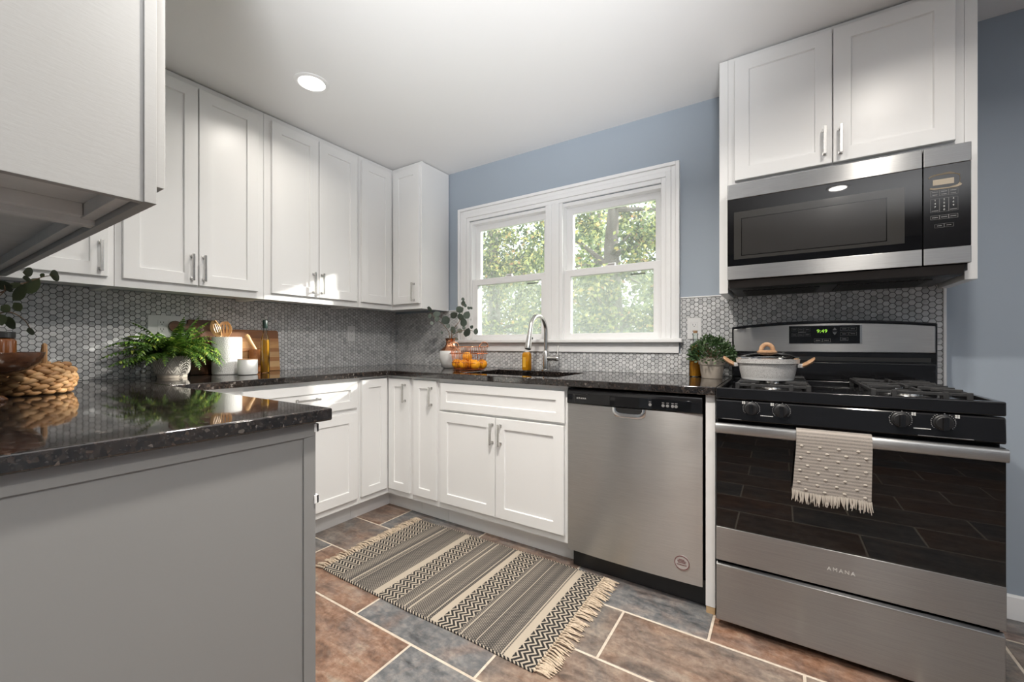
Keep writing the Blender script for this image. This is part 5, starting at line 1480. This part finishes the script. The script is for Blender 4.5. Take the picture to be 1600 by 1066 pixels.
# canister and slotted spoons
CNX, CNY = 0.135, -1.351
root = thing('utensil_canister', 'white textured ceramic canister holding two slotted wooden spoons', 'canister', (CNX, CNY, CT))
part('canister', MB().lathe((CNX, CNY, CT + 0.0005), [(0.067, 0), (0.0705, 0.004), (0.0720, 0.02), (0.0720, 0.198), (0.0705, 0.209), (0.067, 0.209), (0.066, 0.190), (0.066, 0.010), (0.04, 0.008)], 56), 'pebbled', root)
def spoon(label, top, foot, tw_, hw=0.035):
    root = thing('slotted_spoon', label, 'spoon', foot, 'slotted wooden spoons in the canister')
    top, foot = Vector(top), Vector(foot)
    ax = (top - foot).normalized()
    sd = (RT * math.cos(tw_) + Vector((-0.541, 0.841, 0)) * math.sin(tw_)); sd = (sd - ax * sd.dot(ax)).normalized(); nr = sd.cross(ax)
    Lh = 0.090
    part('handle', MB().tube([foot, foot.lerp(top - ax * Lh, 0.6), top - ax * (Lh - 0.006)], [0.0065, 0.0065, 0.0070], 10), 'pale_wood', root)
    # head: plate with three slots, built from strips
    def hwid(t_): return hw * (math.sin(PI * (0.12 + 0.80 * t_)) ** 0.75)
    us = [-1, -0.52, -0.36, -0.10, 0.10, 0.36, 0.52, 1]
    ts = [0, 0.12, 0.25, 0.40, 0.55, 0.70, 0.80, 0.90, 0.97, 1.0]
    b = MB(); vs = []; ids = {}
    for i, t_ in enumerate(ts):
        for j, u in enumerate(us):
            for k in (0, 1):
                p = top - ax * Lh * (1 - t_) + sd * (u * hwid(t_)) + nr * (0.0022 * (1 if k else -1) + 0.010 * u * u * hwid(t_) / hw)
                ids[(i, j, k)] = len(vs); vs.append(p)
    solid = lambda i, j: not (j in (1, 3, 5) and 2 <= i <= 5)
    fs = []
    for i in range(len(ts) - 1):
        for j in range(len(us) - 1):
            if not solid(i, j): continue
            fs += [(ids[i, j, 1], ids[i, j + 1, 1], ids[i + 1, j + 1, 1], ids[i + 1, j, 1]), (ids[i, j, 0], ids[i + 1, j, 0], ids[i + 1, j + 1, 0], ids[i, j + 1, 0])]
            for (di, dj, a, c) in ((-1, 0, (i, j), (i, j + 1)), (1, 0, (i + 1, j + 1), (i + 1, j)), (0, -1, (i + 1, j), (i, j)), (0, 1, (i, j + 1), (i + 1, j + 1))):
                ii, jj = i + di, j + dj
                if 0 <= ii < len(ts) - 1 and 0 <= jj < len(us) - 1 and solid(ii, jj): continue
                fs.append((ids[(*a, 0)], ids[(*c, 0)], ids[(*c, 1)], ids[(*a, 1)]))
    part('head', b.add(vs, fs), 'pale_wood', root)
spoon('slotted wooden spoon at the left of the white canister', (0.118, -1.408, 1.215), (0.150, -1.325, 0.924), -0.25)
spoon('slotted wooden spoon leaning at the right of the white canister', (0.100, -1.345, 1.212), (0.140, -1.362, 0.924), 0.35)
# white bowl
BWX, BWY = 0.272, -1.306
root = thing('ceramic_bowl', 'small white ceramic pot standing in front of the large canister', 'pot', (BWX, BWY, CT))
part('bowl', MB().lathe((BWX, BWY, CT + 0.0004), [(0.042, 0), (0.047, 0.003), (0.0490, 0.012), (0.0490, 0.080), (0.0475, 0.083), (0.0450, 0.083), (0.0440, 0.07), (0.0440, 0.012), (0.03, 0.008)], 44), 'white_ceramic', root)
part('rim', MB().lathe((BWX, BWY, CT + 0.0836), [(0.0487, 0), (0.0487, 0.0035), (0.0455, 0.0035), (0.0455, 0)], 44, cap=False), 'handle_wood', root)
# mortar and pestle
MRX, MRY = 0.098, -1.1665
root = thing('mortar', 'reddish wooden goblet-shaped mortar between the white pot and the oil bottle', 'mortar', (MRX, MRY, CT))
part('bowl', MB().lathe((MRX, MRY, CT + 0.0005), [(0.038, 0), (0.040, 0.006), (0.030, 0.018), (0.020, 0.030), (0.022, 0.042), (0.040, 0.058), (0.048, 0.085), (0.047, 0.138), (0.042, 0.138), (0.040, 0.09), (0.02, 0.065)], 36), 'mortar_wood', root)
a_, b_ = Vector((MRX + 0.012, MRY + 0.010, CT + 0.078)), Vector((MRX - 0.014, MRY - 0.062, CT + 0.226))
root = thing('pestle', 'wooden pestle leaning out of the mortar', 'pestle', a_)
part('pestle', MB().tube([a_, a_.lerp(b_, 0.1), a_.lerp(b_, 0.3), a_.lerp(b_, 0.75), a_.lerp(b_, 0.92), b_], [0.010, 0.014, 0.0105, 0.012, 0.0145, 0.009], 14), 'pale_wood', root)
# olive oil bottle with dark capsule
oil_bottle(0.200, -1.177, 'olive oil bottle with a dark green cap, standing in front of the striped cutting board', 'clear_glass', 'olive_oil',
           [(0.021, 0), (0.0235, 0.004), (0.0235, 0.175), (0.0222, 0.195), (0.0165, 0.216), (0.0108, 0.230), (0.0100, 0.262)], 0.196,
           [(0.0125, 0.2625), (0.0132, 0.266), (0.0132, 0.308), (0.0115, 0.311)], 'bottle_cap')

# ================================================================= PENINSULA
BKX, BKY = 0.604, -2.157
root = thing('wicker_basket', 'round braided wicker basket on the peninsula countertop', 'basket', (BKX, BKY, CT))
mb = MB(); rg = random.Random(31)
rowsz = [(0.094, 0.0125), (0.103, 0.0325), (0.1055, 0.0525), (0.1015, 0.0725), (0.0890, 0.0900)]
for ri, (rr_, hz) in enumerate(rowsz):
    n_ = 17
    for k in range(n_):
        for q_ in (0, 1):
            # two strands plaited: each lump slants across the row and tucks under the next
            sg = 1 if q_ else -1
            a = 2 * PI * (k + 0.5 * q_ + 0.37 * ri) / n_
            da = 2 * PI / n_ * 1.15
            w_ = rg.uniform(0.0082, 0.0105)
            tilt = rg.uniform(0.7, 1.1)
            P = []
            for t_ in (-0.5, -0.3, -0.1, 0.1, 0.3, 0.5):
                aa = a + da * t_
                zz = hz + sg * 0.0050 - sg * t_ * 0.0160 * tilt
                r2 = rr_ + 0.0085 * math.cos(t_ * PI * 1.05) - 0.002 + rg.uniform(-.0008, .0008)
                P.append((BKX + r2 * math.cos(aa), BKY + r2 * math.sin(aa), CT + 0.0015 + max(w_, zz)))
            mb.tube(P, [w_ * 0.45, w_ * 0.85, w_, w_, w_ * 0.85, w_ * 0.45], 8)
part('woven_side', mb, 'wicker', root, angle=80)
mb = MB()
for ri in range(5):
    rr_ = 0.016 + 0.017 * ri
    P = [(BKX + rr_ * math.cos(2 * PI * k / 28), BKY + rr_ * math.sin(2 * PI * k / 28), CT + 0.008 + 0.001 * (k % 2)) for k in range(28)]
    mb.tube(P, 0.0075, 6, closed=True)
part('woven_base', mb, 'wicker', root, angle=80)
P = [(BKX - 0.066 + 0.016 * math.cos(R(a)), BKY + 0.046 + 0.012 * math.sin(R(a)) * 0.2, CT + 0.092 + 0.076 * math.sin(R(a))) for a in range(0, 181, 15)]
part('handle', MB().tube(P, [0.006 + 0.0012 * (i % 2) for i in range(len(P))], 8), 'wicker', root)
# pedestal bowl
PBX, PBY = 0.800, -2.268
root = thing('pedestal_bowl', 'dark wooden pedestal bowl at the left edge, in front of the wicker basket', 'bowl', (PBX, PBY, CT))
part('foot', MB().lathe((PBX, PBY, CT + 0.0005), [(0.043, 0), (0.045, 0.005), (0.039, 0.012), (0.024, 0.020), (0.016, 0.034), (0.015, 0.052), (0.020, 0.072), (0.028, 0.0795)], 40), 'dark_bowl_wood', root)
part('bowl', MB().lathe((PBX, PBY, CT + 0.0798), [(0.028, 0), (0.062, 0.003), (0.093, 0.014), (0.112, 0.036), (0.1195, 0.062), (0.1200, 0.065), (0.1155, 0.066), (0.105, 0.042), (0.085, 0.022), (0.04, 0.014)], 64), 'dark_bowl_wood', root)
JX, JY = 0.832, -2.254
JZ = CT + 0.0798 + 0.0255
root = thing('candle_jar', 'ribbed amber glass jar with a flat black lid, sitting in the pedestal bowl', 'jar', (JX, JY, JZ))
n_ = 72
mb = MB(); vs = []; fs = []
lv = [(0.036, 0.0), (0.041, 0.004), (0.042, 0.010), (0.042, 0.074), (0.039, 0.080), (0.037, 0.082)]
for li, (r_, h_) in enumerate(lv):
    for k in range(n_):
        a = 2 * PI * k / n_; rr_ = r_ + (0.0013 * math.cos(a * 24) if 0 < li < 4 else 0)
        vs.append((JX + rr_ * math.cos(a), JY + rr_ * math.sin(a), JZ + h_))
for i in range(len(lv) - 1):
    for k in range(n_): fs.append((i * n_ + k, i * n_ + (k + 1) % n_, (i + 1) * n_ + (k + 1) % n_, (i + 1) * n_ + k))
fs += [tuple(range(n_ - 1, -1, -1)), tuple((len(lv) - 1) * n_ + k for k in range(n_))]
part('jar', mb.add(vs, fs), 'amber_jar', root)
part('lid', MB().lathe((JX, JY, JZ + 0.0824), [(0.0395, 0), (0.0415, 0.002), (0.0415, 0.018), (0.0395, 0.020)], 44), 'black_plastic', root, label='flat black lid')
# vase just outside the frame whose eucalyptus leans in
VBX, VBY = 0.287, -2.265
root = thing('stoneware_vase', 'white stoneware vase on the peninsula behind the basket, holding leafy branches', 'vase', (VBX, VBY, CT))
part('body', MB().lathe((VBX, VBY, CT + 0.0005), [(0.038, 0), (0.042, 0.004), (0.050, 0.05), (0.052, 0.10), (0.042, 0.15), (0.026, 0.175), (0.026, 0.195), (0.029, 0.20), (0.024, 0.20), (0.022, 0.17)], 32), 'white_ceramic', root)
root = thing('eucalyptus_branch', 'dark green eucalyptus branches leaning in at the left edge above the wooden bowl', 'plant', (VBX, VBY, CT + 0.10))
def smooth_path(P, n=6):
    P = [Vector(p) for p in P]; Q = []
    for i in range(len(P) - 1):
        p0, p1, p2, p3 = P[max(i - 1, 0)], P[i], P[i + 1], P[min(i + 2, len(P) - 1)]
        for k in range(n):
            t_ = k / n
            Q.append(0.5 * ((2 * p1) + (p2 - p0) * t_ + (2 * p0 - 5 * p1 + 4 * p2 - p3) * t_ * t_ + (3 * p1 - p0 - 3 * p2 + p3) * t_ ** 3))
    return Q + [P[-1]]
for P in ([(VBX, VBY, 1.03), (VBX + 0.006, VBY + 0.006, 1.12), (0.335, -2.222, 1.235), (0.372, -2.168, 1.290), (0.378, -2.120, 1.322), (0.395, -2.085, 1.343), (0.420, -2.062, 1.349)],
          [(VBX + 0.003, VBY, 1.03), (VBX + 0.010, VBY + 0.006, 1.12), (0.350, -2.225, 1.215), (0.405, -2.188, 1.270), (0.412, -2.186, 1.297)],
          [(VBX, VBY + 0.003, 1.03), (VBX + 0.008, VBY + 0.010, 1.118), (0.355, -2.205, 1.185), (0.418, -2.176, 1.200), (0.400, -2.140, 1.178), (0.371, -2.118, 1.142)]):
    Q = smooth_path(P)
    part('stem', MB().tube(Q, [0.0030 - 0.0020 * i / len(Q) for i in range(len(Q))], 7), 'twig', root)
mb = MB(); rg = random.Random(17)
FWD = Vector((-0.541, 0.841, 0))
for (x, y, z, L_) in [(0.408, -2.188, 1.297, 0.055), (0.398, -2.162, 1.300, 0.05), (0.380, -2.122, 1.356, 0.058), (0.378, -2.124, 1.328, 0.05), (0.422, -2.060, 1.347, 0.064), (0.377, -2.089, 1.349, 0.02),
                      (0.370, -2.117, 1.307, 0.074), (0.410, -2.187, 1.296, 0.058), (0.379, -2.147, 1.277, 0.074), (0.375, -2.149, 1.222, 0.042), (0.413, -2.184, 1.213, 0.04), (0.429, -2.174, 1.160, 0.064),
                      (0.433, -2.195, 1.170, 0.045), (0.370, -2.117, 1.132, 0.046), (0.369, -2.213, 1.293, 0.06), (0.359, -2.219, 1.264, 0.06), (0.398, -2.230, 1.170, 0.06), (0.340, -2.244, 1.287, 0.06), (0.394, -2.173, 1.289, 0.04)]:
    ang = rg.uniform(0.5, 1.9) if z > 1.25 else rg.uniform(1.2, 2.9)
    al = (RT * math.sin(ang) + Vector((0, 0, 1)) * math.cos(ang) + FWD * rg.uniform(-0.2, 0.2)).normalized()
    ac = RT * math.cos(ang) - Vector((0, 0, 1)) * math.sin(ang) + FWD * rg.uniform(-0.6, 0.6)
    leaf_shape(mb, Vector((x, y, z)) - al * L_ / 2, al, ac, L_, L_ * rg.uniform(0.55, 0.8), rg.uniform(-0.1, 0.2))
part('leaves', mb, 'eucalyptus_leaf', root, recalc=False)

# ================================================================= GARDEN
struct('ground_outside', MB().box(-40, 40, 0.4, 60, -0.8, -0.6), 'lawn', smooth=False)
def tree(x, y, h, cr, label, n, ls, lm, seed, cz=None, group='trees in the garden', flat=0.75):
    rg = random.Random(seed)
    root = thing('tree', label, 'tree', (x, y, -0.6), group)
    cz = cz or h * 0.62
    tr_ = MB().tube([(x, y, -0.62), (x + 0.05, y, h * 0.25), (x - 0.05, y + 0.1, h * 0.5), (x + 0.1, y, h * 0.8)], [0.24, 0.20, 0.16, 0.06], 12)
    bc = []
    for i in range(11):
        a = rg.uniform(0, 2 * PI); z0 = h * rg.uniform(0.2, 0.7); r_ = cr * rg.uniform(0.5, 0.85); up = rg.uniform(-0.2, 0.9)
        e = (x + r_ * math.cos(a), y + r_ * math.sin(a), z0 + r_ * up)
        tr_.tube([(x, y, z0), (x + r_ * 0.5 * math.cos(a), y + r_ * 0.5 * math.sin(a), z0 + r_ * up * 0.65), e], [0.07, 0.04, 0.015], 7)
        bc.append(e)
    part('trunk', tr_, 'bark', root)
    cl_ = []
    for i in range(60):
        while True:
            p = Vector((rg.uniform(-1, 1), rg.uniform(-1, 1), rg.uniform(-1, 1)))
            if p.length < 1: break
        cl_.append((Vector((x + p.x * cr, y + p.y * cr, cz + p.z * cr * flat * (h / (2 * cr)))), rg.uniform(0.14, 0.27) * cr))
    mb = MB()
    for i in range(n):
        c, r_ = rg.choice(cl_)
        d_ = Vector((rg.gauss(0, 1), rg.gauss(0, 1), rg.gauss(0, 0.8)))
        p = c + d_.normalized() * r_ * rg.random() ** 0.45
        al = Vector((rg.uniform(-1, 1), rg.uniform(-1, 1), rg.uniform(-1, 0.4))).normalized()
        ac = al.cross(Vector((rg.uniform(-1, 1), rg.uniform(-1, 1), rg.uniform(-1, 1))))
        if ac.length < 0.1: continue
        ac.normalize(); L_ = ls * rg.uniform(0.7, 1.4)
        mb.add([p, p + al * L_ * 0.5 + ac * L_ * 0.30, p + al * L_, p + al * L_ * 0.5 - ac * L_ * 0.30], [(0, 1, 2, 3)])
    part('crown', mb, lm, root, recalc=False, smooth=False)
tree(-0.30, 6.3, 6.4, 2.1, 'leafy tree seen through the right-hand kitchen window', 15000, 0.10, 'tree_leaf', 1, cz=3.1, flat=0.9)
tree(-4.4, 7.6, 7.0, 2.2, 'leafy tree seen through the left-hand kitchen window', 15000, 0.10, 'tree_leaf', 2, cz=3.0, flat=0.9)
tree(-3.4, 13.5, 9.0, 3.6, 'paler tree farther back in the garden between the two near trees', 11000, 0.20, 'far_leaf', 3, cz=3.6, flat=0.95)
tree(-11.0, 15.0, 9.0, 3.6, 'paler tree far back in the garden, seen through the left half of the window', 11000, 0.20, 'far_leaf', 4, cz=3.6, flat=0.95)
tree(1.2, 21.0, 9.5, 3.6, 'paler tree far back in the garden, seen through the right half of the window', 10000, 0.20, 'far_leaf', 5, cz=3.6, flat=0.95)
